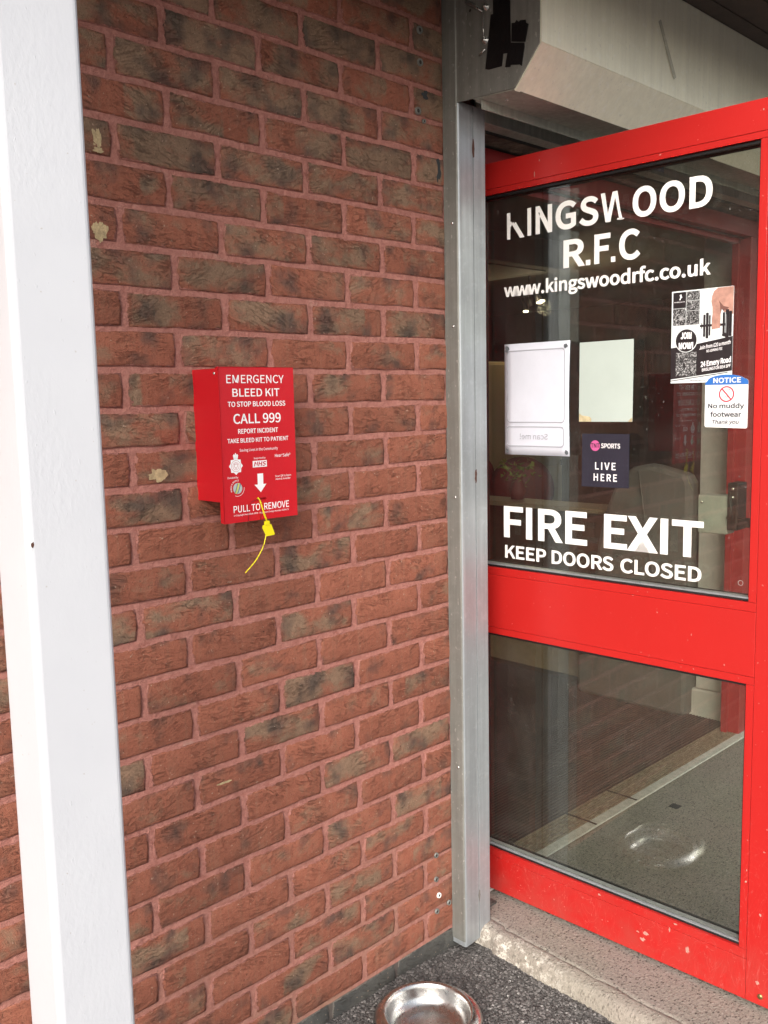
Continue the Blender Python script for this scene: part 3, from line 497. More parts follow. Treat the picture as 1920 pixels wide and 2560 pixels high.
def text(name, s, x0, x1, z0, cap, m, parent, y=0, bold=.035, italic=0, mirror=False, track=0, mat_y=None, z1=None):
    """lettering fitted between x0..x1, baseline z0, cap height cap, on local plane y (facing -y)"""
    me = text_mesh(name, s, bold, italic, None, track)
    xs = [v.co.x for v in me.vertices]; lo, hi = min(xs), max(xs); W = hi - lo
    for v in me.vertices:
        u = (v.co.x - lo) / W
        if mirror: u = 1 - u
        zb = z0 + ((z1 - z0) * u if z1 is not None else 0)
        v.co = Vector((x0 + (x1 - x0) * u, 0, zb + v.co.y * cap))
    return finish_flat(name, me, m, parent, y)
def finish_flat(name, me, m, parent, y):
    bm = bmesh.new(); bm.from_mesh(me); bm.normal_update()
    bmesh.ops.dissolve_degenerate(bm, dist=1e-7, edges=bm.edges)
    for f in bm.faces:
        if f.normal.y > 0: f.normal_flip()
    bm.to_mesh(me); bm.free()
    me.materials.clear(); me.materials.append(m)
    o = D.objects.new(name, me); C.objects.link(o); o.parent = parent; o.location = (0, y, 0)
    return o
def flat(name, pts, m, parent, y=0, holes=None, th=0):
    """flat print polygon in the local XZ plane"""
    cu = D.curves.new(name, 'CURVE'); cu.dimensions = '2D'; cu.fill_mode = 'BOTH'
    for poly in [pts] + (holes or []):
        sp = cu.splines.new('POLY'); sp.points.add(len(poly) - 1); sp.use_cyclic_u = True
        for i, p in enumerate(poly): sp.points[i].co = (p[0], p[1], 0, 1)
    o = D.objects.new('tmp', cu); C.objects.link(o)
    dg = bpy.context.evaluated_depsgraph_get(); me = D.meshes.new_from_object(o.evaluated_get(dg)); D.objects.remove(o); D.curves.remove(cu)
    for v in me.vertices: v.co = Vector((v.co.x, 0, v.co.y))
    me.name = name
    ob = finish_flat(name, me, m, parent, y)
    if th:
        md = ob.modifiers.new('thickness', 'SOLIDIFY'); md.thickness = th; md.offset = -1
    return ob
def circ(cx, cz, r, n=40, rz=None): return [(cx + r * math.cos(2 * math.pi * i / n), cz + (rz or r) * math.sin(2 * math.pi * i / n)) for i in range(n)]
def rrect(x0, x1, z0, z1, r, n=6):
    out = []
    for cx, cz, a0 in ((x1 - r, z1 - r, 0), (x0 + r, z1 - r, 90), (x0 + r, z0 + r, 180), (x1 - r, z0 + r, 270)):
        for i in range(n + 1):
            a_ = math.radians(a0 + 90 * i / n); out.append((cx + r * math.cos(a_), cz + r * math.sin(a_)))
    return out
def rect(x0, x1, z0, z1): return [(x0, z0), (x1, z0), (x1, z1), (x0, z1)]

# =================================================================== GROUND
tag(box('ground', -60, 60, -60, 60, -.3, -.006, M['asphalt']), kind='structure')
# pavement close by: finely dished tarmac sheet with real relief
def tarmac():
    bm = bmesh.new(); x0, x1, y0, y1, s = -.6, 1.0, -1.0, .004, .02
    nx, ny = int((x1 - x0) / s) + 1, int((y1 - y0) / s) + 1
    g = [[bm.verts.new((x0 + i * s, y0 + j * s, tz(x0 + i * s, y0 + j * s) - .003)) for i in range(nx)] for j in range(ny)]
    for j in range(ny - 1):
        for i in range(nx - 1): bm.faces.new((g[j][i], g[j][i + 1], g[j + 1][i + 1], g[j + 1][i]))
    return from_bm(bm, 'pavement', True)
def tz(x, y): return .004 * mnoise.noise(Vector((x * 5, y * 5, 0))) + .014 * max(0, min(1, (y + .12) / .12)) * max(0, 1 - max(0, x - .75) * 6) + .0
tag(link('pavement', tarmac(), M['asphalt']), kind='structure')
def chippings():
    bm_v, bm_f = [], []
    ico = [(0, 0, -1), (.72, -.53, -.45), (-.28, -.85, -.45), (-.89, 0, -.45), (-.28, .85, -.45), (.72, .53, -.45), (.28, -.85, .45), (-.72, -.53, .45), (-.72, .53, .45), (.28, .85, .45), (.89, 0, .45), (0, 0, 1)]
    fc = [(1, 2, 6), (2, 3, 7), (3, 4, 8), (4, 5, 9), (5, 1, 10), (1, 6, 10), (2, 7, 6), (3, 8, 7), (4, 9, 8), (5, 10, 9), (6, 7, 11), (7, 8, 11), (8, 9, 11), (9, 10, 11), (10, 6, 11)]
    r = random.Random(5)
    def put(x, y, s):
        th = r.random() * 6.28; c_, s_ = math.cos(th), math.sin(th); ax, ay, az = s * r.uniform(.8, 1.35), s * r.uniform(.7, 1.1), s * r.uniform(.45, .75)
        z = tz(x, y) - .002 + az * r.uniform(-.1, .25); b = len(bm_v)
        for vx, vy, vz in ico:
            px, py = vx * ax * r.uniform(.8, 1.15), vy * ay * r.uniform(.8, 1.15)
            bm_v.append((x + px * c_ - py * s_, y + px * s_ + py * c_, z + vz * az))
        for f in fc: bm_f.append(tuple(b + k for k in f))
    n = 0
    while n < 12500:
        x, y = r.uniform(.28, .985), r.uniform(-.62, -.004)
        if x + y * .55 < .22 or (y < -.12 and x > .955) or (x > .9 and y > -.055): continue
        if y > -.05 and r.random() < .35: continue
        put(x, y, r.uniform(.0022, .0046)); n += 1
    me = D.meshes.new('asphalt_chippings'); me.from_pydata(bm_v, [], bm_f); me.update()
    for p in me.polygons: p.use_smooth = False
    return me
tag(link('asphalt_chippings', chippings(), M['chips']), 'grey stone chippings bedded in the tarmac by the wall', 'gravel', kind='stuff')

# =================================================================== LANDING (concrete doorstep)
LZ = GZ - 2.225
def landing():
    bm = bmesh.new()
    xs = [0, .004, .012, .025, .045, .053, .055, .057, .07]; zs = [-.05, -.018, -.006, -.001, .0, .0, -.003, .0, .0]
    ys = [.055 - i * .012 for i in range(130)]
    rows = []
    for y in ys:
        j = mnoise.noise(Vector((y * 9, 3, 1))) * .004 + mnoise.noise(Vector((y * 60, 7, 1))) * .0025
        xe = .945 - max(0, (-y - .11)) * .045 + (.012 if y > -.1 else 0) + j
        row = []
        for k, (dx, dz) in enumerate(zip(xs, zs)):
            jj = mnoise.noise(Vector((y * 80, k * 3.1, 5))) * .002 * (k in (1, 2, 3))
            row.append(bm.verts.new((xe + dx + (mnoise.noise(Vector((y * 14, 0, 9))) * .008 if 5 <= k <= 7 else 0), y, LZ + dz + jj)))
        for i in range(26): row.append(bm.verts.new((xe + .07 + (3.3 - xe - .07) * (i + 1) / 26, y, LZ)))
        rows.append(row)
    for a_, b_ in zip(rows, rows[1:]):
        for k in range(len(a_) - 1): bm.faces.new((a_[k], b_[k], b_[k + 1], a_[k + 1]))
    # skirt round the front and back so that the slab is a solid step
    for row in (rows[0], rows[-1]):
        lo = [bm.verts.new((v.co.x, v.co.y, -.06)) for v in row]
        for k in range(len(row) - 1): bm.faces.new((row[k], row[k + 1], lo[k + 1], lo[k]))
    bmesh.ops.recalc_face_normals(bm, faces=bm.faces)
    return from_bm(bm, 'doorstep', True)
tag(link('doorstep', landing(), M['concrete']), 'worn concrete doorstep slab with rounded pale nosing under the open door', 'doorstep')
box('inset_tile', 1.998, 2.032, -.078, -.044, LZ - .01, LZ + .0015, M['black']).name = 'floor_plug'
tag(D.objects['floor_plug'], 'small black square socket sunk in the concrete doorstep behind the glass', 'floor socket')

# =================================================================== BRICK WALL
wall = empty('brick_wall', (0, 0, 0), 'red and brown rustic brick wall laid in stretcher bond with pink mortar', 'wall')
WX0, WX1, WTOP = -2.6, 1.028, 2.60
EB = GZ - 2.2125       # top of the dark base course
def mortar_sheet():
    # finely wavy joint face so the pointing is not ruler-flat
    bm = bmesh.new(); s = .025; x0, x1, z0, z1 = -.75, 1.028, -.05, 2.60
    nx, nz = int((x1 - x0) / s) + 1, int((z1 - z0) / s) + 1; g = []
    for j in range(nz + 1):
        g.append([bm.verts.new((x0 + (x1 - x0) * i / nx, .0012 + .0012 * mnoise.noise(Vector((i * .7, j * .9, 2))), z0 + (z1 - z0) * j / nz)) for i in range(nx + 1)])
    for j in range(nz):
        for i in range(nx): bm.faces.new((g[j][i], g[j][i + 1], g[j + 1][i + 1], g[j + 1][i]))
    b = [bm.verts.new(c) for c in ((x0, .22, z0), (x1, .22, z0), (x1, .22, z1), (x0, .22, z1))]
    bm.faces.new(b[::-1])
    bm.faces.new([g[0][0], b[0], b[1], g[0][-1]]); bm.faces.new([g[-1][-1], b[2], b[3], g[-1][0]])
    bm.faces.new([g[j][-1] for j in range(nz + 1)] + [b[2], b[1]]); bm.faces.new([g[nz - j][0] for j in range(nz + 1)] + [b[0], b[3]])
    bmesh.ops.recalc_face_normals(bm, faces=bm.faces)
    return from_bm(bm, 'mortar', True)
link('mortar', mortar_sheet(), M['mortar'], wall)
box('mortar', -2.6, -.752, .002, .22, -.05, 2.60, M['mortar'], wall)
def brick_mesh(seed, L, H, mat, depth=.02):
    r = random.Random(seed); pts = []
    hx, hz = L / 2, H / 2; nx = 5 if L > .15 else 3
    def jj(): return r.uniform(-.0016, .0016)
    for i in range(nx): pts.append((-hx + 2 * hx * (i + .15) / (nx - .7) * 1.0 if False else -hx + .004 + (2 * hx - .008) * i / (nx - 1), -hz + jj() + .0008))
    for i in (1,): pts.append((hx + jj(), 0))
    for i in range(nx): pts.append((hx - .004 - (2 * hx - .008) * i / (nx - 1), hz + jj() - .0008))
    pts.append((-hx + jj(), 0))
    bm = bmesh.new(); lay = bm.verts.layers.float.new('edge_gap')
    inn = [bm.verts.new((x * (1 - .013 / hx * .5), -.0022 + r.uniform(-.0012, .0010), z * (1 - .009 / hz * .5))) for x, z in pts]
    mid = [bm.verts.new((x, -.0006, z)) for x, z in pts]; bk = [bm.verts.new((x, depth, z)) for x, z in pts]
    cv = [bm.verts.new((x, -.003 + r.uniform(-.001, .001), r.uniform(-.004, .004))) for x in (-hx * .5, 0, hx * .5)]
    for v in inn: v[lay] = .0052
    for v in cv: v[lay] = .03
    n = len(pts)
    for i in range(n):
        j = (i + 1) % n
        bm.faces.new((inn[i], inn[j], mid[j], mid[i])); bm.faces.new((mid[i], mid[j], bk[j], bk[i]))
        c1 = min(cv, key=lambda c: (c.co - inn[i].co).length + .3 * (c.co - inn[j].co).length); bm.faces.new((inn[i], c1, inn[j]))
    ci = lambda v: min(range(3), key=lambda k: (cv[k].co - v.co).length)
    # stitch the centre line
    for i in range(n):
        p, q = inn[i - 1], inn[(i + 1) % n]
    for i in range(n):
        i0, i1, i2 = inn[i - 1], inn[i], inn[(i + 1) % n]
        a_ = min(cv, key=lambda c: (c.co - i0.co).length + .3 * (c.co - i1.co).length); b_ = min(cv, key=lambda c: (c.co - i1.co).length + .3 * (c.co - i2.co).length)
        if a_ is not b_:
            try: bm.faces.new((i1, a_, b_))
            except ValueError: pass
    bmesh.ops.recalc_face_normals(bm, faces=bm.faces)
    me = from_bm(bm, 'brick', True); me.materials.append(mat); return me
full = [brick_mesh(s, .2148, .0645, M['brick']) for s in range(10)]
half = [brick_mesh(50 + s, .103, .0645, M['brick']) for s in range(3)]
eng = [brick_mesh(70 + s, .2148, .0655, M['eng']) for s in range(3)]
near = []; far = []
shift = {0: 0}
for row in range(-4, 31):
    z = GZ - row * .075
    if z > WTOP - .03: continue
    sx_ = rnd.uniform(-.003, .003) + (.004 if row > 24 else 0)
    for k in range(-12, 6):
        joint = k * .225 + (0 if row % 2 == 0 else .1125)
        x0_, x1_ = joint + sx_, joint + .225 + sx_
        xc = (x0_ + x1_) / 2; hf = False
        if x0_ > WX1 - .03: continue
        if x1_ > WX1 + .01:
            hf = True; xc = x0_ + .005 + (WX1 - x0_ - .004) / 2
        vis = -.66 < xc < 1.1 and row >= -3
        if xc < -.30 and row < 8: vis = False
        (near if vis else far).append((row, xc, z + rnd.uniform(-.0012, .0012), hf, WX1 - x0_))
print('bricks near', len(near), 'far', len(far))
toned = {}
for row, xc, z, hf, wd in near:
    if row == 30: me = eng[rnd.randrange(3)]
    elif hf: me = half[rnd.randrange(3)]
    else: me = full[rnd.randrange(10)]
    o = D.objects.new('brick', me); C.objects.link(o); o.parent = wall
    o.location = (xc, rnd.uniform(-.0012, .0012), z)
    if hf: o.scale.x = min(1.4, (wd - .006) / .103)
    o.rotation_euler = (rnd.choice((0, math.pi)) * 0, rnd.uniform(-.006, .006), 0)
    if row <= 5: br = rnd.choice((.62, .55, .45, .7, .35, .45))
    elif row <= 12: br = rnd.choice((.05, .2, .1, .45, .25, .5))
    elif row <= 23: br = rnd.choice((-.15, .0, .1, .25, .45, .6, -.2))
    else: br = rnd.choice((-.1, .1, .4, .25, .5, .15))
    o.color = ((br + .5) / 1.5, rnd.random(), rnd.uniform(.25, .75), 1)
def far_bricks(items):
    bm = bmesh.new()
    for row, xc, z, hf, wd in items:
        L = .2148 if not hf else wd - .01
        bm_box(bm, xc - L / 2, xc + L / 2, -.001, .01, z - .032, z + .032)
    return from_bm(bm, 'brick')
o = link('brick', far_bricks(far), M['brick'], wall); o['kind'] = 'stuff'; o.color = (.35, .5, .5, 1)
# brick return at the doorway
for row in range(-4, 31):
    z = GZ - row * .075
    if z > 2.5 or not (row > 24 or row < 2): continue
    me = half[row % 3] if row < 30 else half[0]
    o = D.objects.new('brick', me); C.objects.link(o); o.parent = wall; o.rotation_euler = (0, 0, math.pi / 2)
    o.location = (WX1 - .001, .052 if row % 2 else .056, z); o.color = (.3, rnd.random(), .4, 1); o.scale.x = .95
# stains, plugs and patches on the face
def splat(name, x, z, rx, rz_, m, seed, n=44, parent=wall, y=-.0036, th=.0006):
    r = random.Random(seed); pts = []
    for i in range(n):
        a_ = 2 * math.pi * i / n; k = .85 + .5 * mnoise.noise(Vector((math.cos(a_) * 1.6, math.sin(a_) * 1.6, seed))) + r.uniform(-.10, .10)
        pts.append((x + rx * k * math.cos(a_), GZ + z + rz_ * k * math.sin(a_)))
    return flat(name, pts, m, parent, y, th=th)
def W2(px, py):  # pixel of the photograph used once to survey where a mark sits on the wall face
    d = Vector(F_) + Vector(R_) * ((px - 960) / 2317.53) + Vector(D_) * ((py - 1280) / 2317.53)
    t = (1.58617113) / d.y; return -.88640408 + d.x * t, -.77632311 + d.z * t
for i, (px, py, rx, rz_) in enumerate(((240, 345, .010, .020), (243, 376, .012, .006), (247, 578, .016, .020), (392, 1188, .022, .014), (560, 1955, .020, .003))):
    x, z = W2(px, py); splat('glue_residue', x, z, rx, rz_, M['residue'], 30 + i)
for i, (px, py, rx, rz_) in enumerate(((1060, 240, .014, .012), (1092, 425, .012, .030))):
    x, z = W2(px, py); splat('bitumen_patch', x, z, rx, rz_, M['tar'], 60 + i)
for i, (px, py) in enumerate(((1046, 76), (1047, 157), (1042, 278), (1057, 304), (1088, 2137), (1088, 2197), (1095, 2237), (1090, 2277), (1120, 2255))):
    x, z = W2(px, py); s = .0050 if i in (3,) else .0088 if i < 3 else .0070
    p = lathe('wall_plug', [(s * .45, -.002), (s * .55, -.006), (s, -.0065), (s * 1.05, -.002)], M['galv_dull'] if i != 6 else M['vinyl'], wall, (x, 0, GZ + z), 16, 'y')
    lathe('plug_hole', [(0, -.0052), (s * .56, -.0052)], M['dark_gap'], p, (0, -.0002, 0), 12, 'y')

# wall above and beyond the opening
up = empty('upper_wall', (1.03, 0, GZ), 'concrete lintel and masonry over the doorway behind the shutter housing', 'lintel')
box('lintel', 0, 2.2, .012, .30, -.095, .05, M['lintel'], up)
box('masonry', 0, 2.2, .02, .30, .052, .40, M['plaster_dark'], up)
box('far_wall', 3.05, 5.2, 0, .25, -.1, 2.7, M['mortar']).name = 'flank_wall'
tag(D.objects['flank_wall'], 'masonry wall on the far side of the doorway', 'wall')

# =================================================================== SHUTTER GUIDE RAIL
rail = empty('shutter_guide_rail', (.897, 0, 0), 'tall galvanised steel shutter guide rail fixed beside the doorway', 'guide rail')
RT = GZ - .064
# folded channel: left flange, front with central folded seam, right return
bm = bmesh.new()
t = .0025; wF = .110; dp = .045
def rail_prof(dp_b):
    return [(0, 0), (0, -dp_b), (.004, -dp_b - .003), (.012, -dp_b - .003), (.052, -dp_b), (.0585, -dp_b), (.0590, -dp_b + .006), (.0615, -dp_b + .006), (.062, -dp_b), (.102, -dp_b), (.108, -dp_b + .001), (.110, -dp_b + .005),
            (.110, -.030), (.096, -.030), (.096, -.027), (.110, -.024), (.110, 0)]
prism('rail_channel', rail_prof(.045), .015, RT, 'z', M['galv'], rail)
prism('side_flange', [(-.0028, -.002), (-.0028, -.044), (-.0006, -.047), (-.0006, -.002)], .03, GZ + .36, 'z', M['galv_dull'], rail)
box('shutter_groove', .1102, .1140, -.0285, -.0255, .02, RT, M['dark_gap'], rail)
for z in (-.11, .02, -.60, -1.03, -1.75, -.35):
    lathe('rivet', [(0, -.0028), (.0028, -.0022), (.0036, 0)], M['galv_dull' if z > -.2 else 'chrome'], rail, (-.0030, -.030 if z != .02 else -.036, GZ + z), 12, 'x')
for i, (z, h) in enumerate(((-.165, .024), (-.98, .020), (-2.13, .018))):
    pts = []; r = random.Random(i)
    for k in range(16):
        a_ = 2 * math.pi * k / 16; pts.append((.0605 + (.0045 if i < 2 else .004) * math.cos(a_) * r.uniform(.6, 1.1), GZ + z + h * math.sin(a_) * r.uniform(.8, 1.1)))
    flat('weld_scar' , pts, M['rust'] if i != 2 else M['galv_dull'], rail, -.0462, th=.0005)

# =================================================================== SHUTTER HOUSING
hs = empty('shutter_housing', (.897, 0, GZ), 'aluminium roller shutter housing mounted above the doorway', 'shutter box')
HT = .262
prof = [(-.0, -.067), (-.215, -.078), (-.289, .006), (-.291, HT), (0, HT)]
prism('end_plate', [(-.004, -.066), (-.220, -.076), (-.2895, .004), (-.2915, HT), (-.004, HT)], -.0005, .003, 'x', M['galv_dull'], hs)
prism('front_panel', [(-.288, .008), (-.2905, .008), (-.2925, HT), (-.2900, HT)], .0032, 2.2, 'x', M['alu'], hs)
prism('sloping_panel', [(-.2175, -.0765), (-.2195, -.0785), (-.2905, .0065), (-.288, .0085)], .0032, 2.2, 'x', M['alu'], hs)
M['alu_under'] = M['alu']
prism('underside_panel', [(-.095, -.0695), (-.095, -.0715), (-.2195, -.0785), (-.2175, -.0765)], .0032, 2.2, 'x', M['slat'], hs)
prism('corner_strip', [(-.2912, .0060), (-.2932, .0060), (-.2950, HT), (-.2930, HT)], .0030, .024, 'x', M['alu'], hs)
prism('corner_strip', [(-.2175, -.0790), (-.2200, -.0815), (-.2935, .0045), (-.2912, .0060)], .0030, .020, 'x', M['alu'], hs)
prism('front_angle', [(-.108, -.0705), (-.1115, -.0725), (-.1115, -.0945), (-.1085, -.0945), (-.1085, -.0745), (-.09, -.0735), (-.09, -.0705)], .016, 2.2, 'x', M['slat'], hs, .0008)
lathe('rivet', [(0, -.002), (.003, -.0015), (.004, 0)], M['chrome'], hs, (.055, -.155, -.0765), 12, 'z')
# gaffer tape on the end plate: ragged pieces, and the clips and wires beside it
def tape(pts, off=.0015):
    n_ = len(pts); bm = bmesh.new()
    A = [bm.verts.new((-off, y, z)) for y, z in pts]; B = [bm.verts.new((0, y, z)) for y, z in pts]
    bm.faces.new(A); bm.faces.new(B[::-1])
    for i in range(n_): bm.faces.new((A[i], B[i], B[(i + 1) % n_], A[(i + 1) % n_]))
    bmesh.ops.recalc_face_normals(bm, faces=bm.faces)
    return link('tape_strip', from_bm(bm, 'tape_strip'), M['tape'], hs)
tape([(-0.159, 0.255), (-0.207, 0.255), (-0.211, 0.025), (-0.204, 0.004), (-0.189, 0.006), (-0.185, -0.02), (-0.168, -0.019), (-0.146, -0.018), (-0.136, -0.014), (-0.153, 0.102), (-0.16, 0.101)], 0.0015)
tape([(-0.214, 0.066), (-0.223, 0.064), (-0.228, 0.069), (-0.234, 0.063), (-0.239, 0.065), (-0.253, 0.062), (-0.254, 0.055), (-0.261, 0.051), (-0.252, 0.015), (-0.213, 0.026)], 0.0019)
tape([(-0.202, 0.027), (-0.249, 0.014), (-0.25, 0.006), (-0.242, -0.034), (-0.236, -0.029), (-0.211, -0.024), (-0.209, -0.028), (-0.195, -0.025), (-0.198, -0.01), (-0.202, 0.004)], 0.0023)

tube('door_wire', [(-.004, Y1, Z1) for Y1, Z1 in [(-0.131, 0.122), (-0.132, 0.11), (-0.133, 0.077), (-0.134, 0.054)]], .0011, M['chrome'], hs)
tube('clip_rod', [(-.006, Y1, Z1) for Y1, Z1 in [(-0.131, 0.114), (-0.113, 0.129), (-0.082, 0.15)]], [.0016, .003, .0034], M['chrome'], hs)
tube('clip_rod', [(-.006, Y1, Z1) for Y1, Z1 in [(-0.122, 0.02), (-0.14, 0.028)]], .0026, M['chrome'], hs)
for (y_, z_) in [(-0.139, 0.123), (-0.136, 0.05)]:
    s_ = lathe('bolt_washer', [(0, -.008), (.0035, -.008), (.0038, -.004), (.0075, -.0035), (.0078, -.001), (.009, 0)], M['chrome'], hs, (-.001, y_, z_), 18, 'x')
lathe('bolt_hole', [(0, -.001), (.0035, -.001)], M['dark_gap'], hs, (-.0003, *(-0.091, 0.129)), 12, 'x')
# clear tape and scuffs on the front sheet
def seg_front(p, q, wd, m, name):
    dx, dz = q[0] - p[0], q[1] - p[1]; L = math.hypot(dx, dz); ux, uz = -dz / L * wd, dx / L * wd
    return flat(name, [(p[0] - ux, p[1] - uz), (q[0] - ux, q[1] - uz), (q[0] + ux, q[1] + uz), (p[0] + ux, p[1] + uz)], m, hs, -.2932, th=.0002)
seg_front((0.518, 0.181), (0.602, 0.056), .0075, plain('clear_tape', (.50, .49, .40), .25), 'clear_tape')
# shutter curtain end hanging just below the housing
cur = empty('roller_shutter', (.95, -.02, GZ - .085), 'grey steel roller shutter rolled up with bottom bar below housing', 'shutter')
box('curtain', .05, 2.1, 0, .006, .002, .16, M['slat'], cur)
prism('bottom_bar', [(-.004, .004), (-.004, 0), (.030, -.004), (.030, -.001), (0, .004)], .05, 2.1, 'x', M['slat'], cur)
box('seal_strip', .05, 2.1, .031, .036, -.010, .06, M['dark_gap'], cur)
lb = box('maker_label', .86, .99, -.0008, -.0002, .013, .050, M['labelblue'], cur)
text('label_text', 'D.B. SHUTTERS & GRILLES', .865, .985, .037, .007, M['textdark'], cur, -.0011)
text('label_text', 'FOR SERVICE CALL', .865, .97, .024, .005, M['textdark'], cur, -.0011)

# =================================================================== CANOPY
can = empty('canopy', (-.6, -.4, GZ + .26), 'dark brown timber canopy soffit above the shutter housing', 'canopy')
def cbox(n, x0, x1, y0, y1, z0, z1, m): return box(n, x0 + .6, x1 + .6, y0 + .4, y1 + .4, z0 - .26, z1 - .26, m, can)
cbox('fascia_board', -2.6, 5.0, -.76, -.72, .20, .44, M['soffit'])
for i in range(4):
    y = -.34 - i * .098
    cbox('soffit_board', -2.6, 5.0, y - .094, y, .266 + .001 * (i % 2), .285, M['soffit'])
cbox('roof_deck', -2.6, 5.0, -.72, .30, .42, .45, M['soffit'])
cbox('edge_batten', .93, 5.0, -.345, -.296, .262, .30, M['soffit'])
for x in (-1.5, -.3, 1.1, 1.75, 3.0): cbox('joist', x - .022, x + .022, -.715, -.50, .235, .264, M['soffit'])

# =================================================================== WHITE COLUMN
colm = empty('steel_column', (-.3453, -.40, 0), 'white gloss painted square steel column standing in front of the brick wall', 'column')
box('column_shaft', -.0560, .0560, -.05, .05, .012, GZ + .262, M['white'], colm, .009, 4)
box('base_plate', -.10, .10, -.10, .10, .0, .012, M['white'], colm, .002)
x_, z_ = -.0560, GZ - 1.50
for i, (zz, yy) in enumerate(((GZ - 1.245, -.0462), (GZ - 1.655, -.046), (GZ - .95, -.05))):
    r = random.Random(i); pts = [(-.0555 + .0020 * math.cos(k) + .006, zz + .004 * math.sin(k) * r.uniform(.6, 1.3)) for k in [j * .785 for j in range(8)]]
    flat('rust_chip', pts, M['rust'], colm, -.0502 + (.002 if i < 2 else 0), th=.0006)

# =================================================================== DOOR FRAME
fr = empty('door_frame', (1.03, .08, LZ), 'red painted metal door frame set back in the opening', 'door frame')
FH = GZ - .104 - LZ
box('head', 0, 1.90, 0, .07, FH - .062, FH, M['red_shaded'], fr, .0015)
box('head_stop', .0, 1.86, .045, .072, FH - .085, FH - .063, M['red_shaded'], fr)
box('jamb', 0, .055, 0, .07, .0, FH - .0625, M['red_shaded'], fr, .0015)
box('jamb', 1.79, 1.875, 0, .07, .0, FH - .0625, M['red_shaded'], fr, .0015)
box('jamb_stop', 1.772, 1.7895, .045, .071, .0, FH - .064, M['red_shaded'], fr, .001)
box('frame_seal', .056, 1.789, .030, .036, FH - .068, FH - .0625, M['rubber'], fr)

# =================================================================== DOOR LEAF
DA = math.radians(1.4)
door = empty('glazed_door', (1.145, 0, GZ), 'red framed glazed door standing open with white lettering on its glass', 'door')
# local frame: x = towards the camera along the leaf (s), y = inwards (away from the outer face), z up from datum
door.rotation_euler = (0, 0, -math.pi / 2 + DA)
S0, S1, ZB, ZT = -.158, .800, -2.213, -.158
FT = (-.018, .030)      # outer and inner face of the frame
RD = M['red']
def dbox(n, a0, a1, z0, z1, y0=FT[0], y1=FT[1], m=RD, bv=.0012, par=door): return box(n, a0, a1, y0, y1, z0, z1, m, par, bv)
dbox('hinge_stile', S0, -.0995, ZB, ZT)
dbox('lock_stile', .7065, S1, ZB, ZT)
dbox('top_rail', -.099, .706, -.2250, ZT)
dbox('middle_rail', -.099, .706, -1.4245, -1.2735)
dbox('bottom_rail', -.099, .706, ZB, -2.1115)
# glazing beads: separate mitred strips beside the rails
for n_, a0, a1, z0, z1 in (('glazing_bead', -.099, .706, -.2400, -.2256), ('glazing_bead', -.099, .706, -1.2729, -1.2520), ('glazing_bead', -.099, .706, -1.4430, -1.4251), ('glazing_bead', -.099, .706, -2.1109, -2.0880),
                           ('glazing_bead', .6880, .7059, -1.2514, -.2406), ('glazing_bead', .6880, .7059, -2.0874, -1.4436), ('glazing_bead', -.099, -.0875, -1.2514, -.2406), ('glazing_bead', -.099, -.0875, -2.0874, -1.4436)):
    dbox(n_, a0, a1, z0, z1, FT[0] + .0006, FT[1] - .001, RD, .0006)
for z0, z1 in ((-1.2512, -.2408), (-2.0872, -1.4438)):
    p = box('glass_pane', -.091, .692, .0, .024, z0 - .003, z1 + .003, M['glass'], door)
    for (a, b, c, d_, mm) in ((-.087, .6875, z0, z0 + .0045, 'rubber'), (-.087, .6875, z0 + .0047, z0 + .0085, 'gasket_grey'), (-.087, .6875, z1 - .0065, z1, 'rubber'), (.6835, .6875, z0 + .009, z1 - .007, 'rubber'), (-.087, -.083, z0 + .009, z1 - .007, 'rubber')):
        box('gasket', a, b, -.010 if mm == 'rubber' else -.0085, -.0006, c, d_, M[mm], door, .0006)
        box('gasket', a, b, .0246, .029, c, d_, M['rubber'], door)
    box('spacer_bar', -.0865, .6870, .006, .018, z0 + .0005, z0 + .008, M['galv'], p).location.z
# -- the spacer bars sit inside the sealed unit; keep them in door space
for o in [o for o in D.objects if o.name.startswith('spacer_bar')]:
    wloc = Vector(o.location); o.parent = door; o.location = wloc
for i, z in enumerate((-.45, -1.30, -2.0)):
    lathe('hinge', [(0, -.05), (.009, -.05), (.009, .05), (0, .05)], RD, door, (-.150, FT[0] - .006, z), 16, 'z')
lathe('lock_cylinder', [(0, -.003), (.0055, -.003), (.0065, 0)], plain('worn_brass', (.30, .24, .10), .4, .8), door, (.742, FT[0], -2.190), 18, 'y')
# scratches through the paint
def chip(s, z, rs, rz_, seed, m='chipg'):
    r = random.Random(seed); n_ = 14
    return flat('paint_chip', [(s + rs * math.cos(6.283 * k / n_) * r.uniform(.4, 1.1), z + rz_ * math.sin(6.283 * k / n_) * r.uniform(.4, 1.1)) for k in range(n_)], M[m], door, FT[0] - .0004, th=.0003)
M['chipg'] = plain('bare_primer', (.46, .22, .18), .8, var=.2, scale=200)
for i, (s, z, a, b) in enumerate([(0.448, -2.152, 0.009, 0.006), (0.439, -2.172, 0.01, 0.007), (0.425, -2.156, 0.005, 0.003), (0.561, -2.15, 0.006, 0.012), (0.512, -2.115, 0.003, 0.008), (0.527, -2.095, 0.006, 0.003), (0.311, -2.098, 0.005, 0.003), (0.12, -0.18, 0.0025, 0.004), (0.105, -0.211, 0.0022, 0.009), (0.735, -2.158, 0.006, 0.006), (0.737, -1.988, 0.003, 0.004), (0.701, -1.919, 0.003, 0.004), (0.702, -1.89, 0.002, 0.003), (0.692, -0.181, 0.002, 0.003)]): chip(s, z, a, b, i)

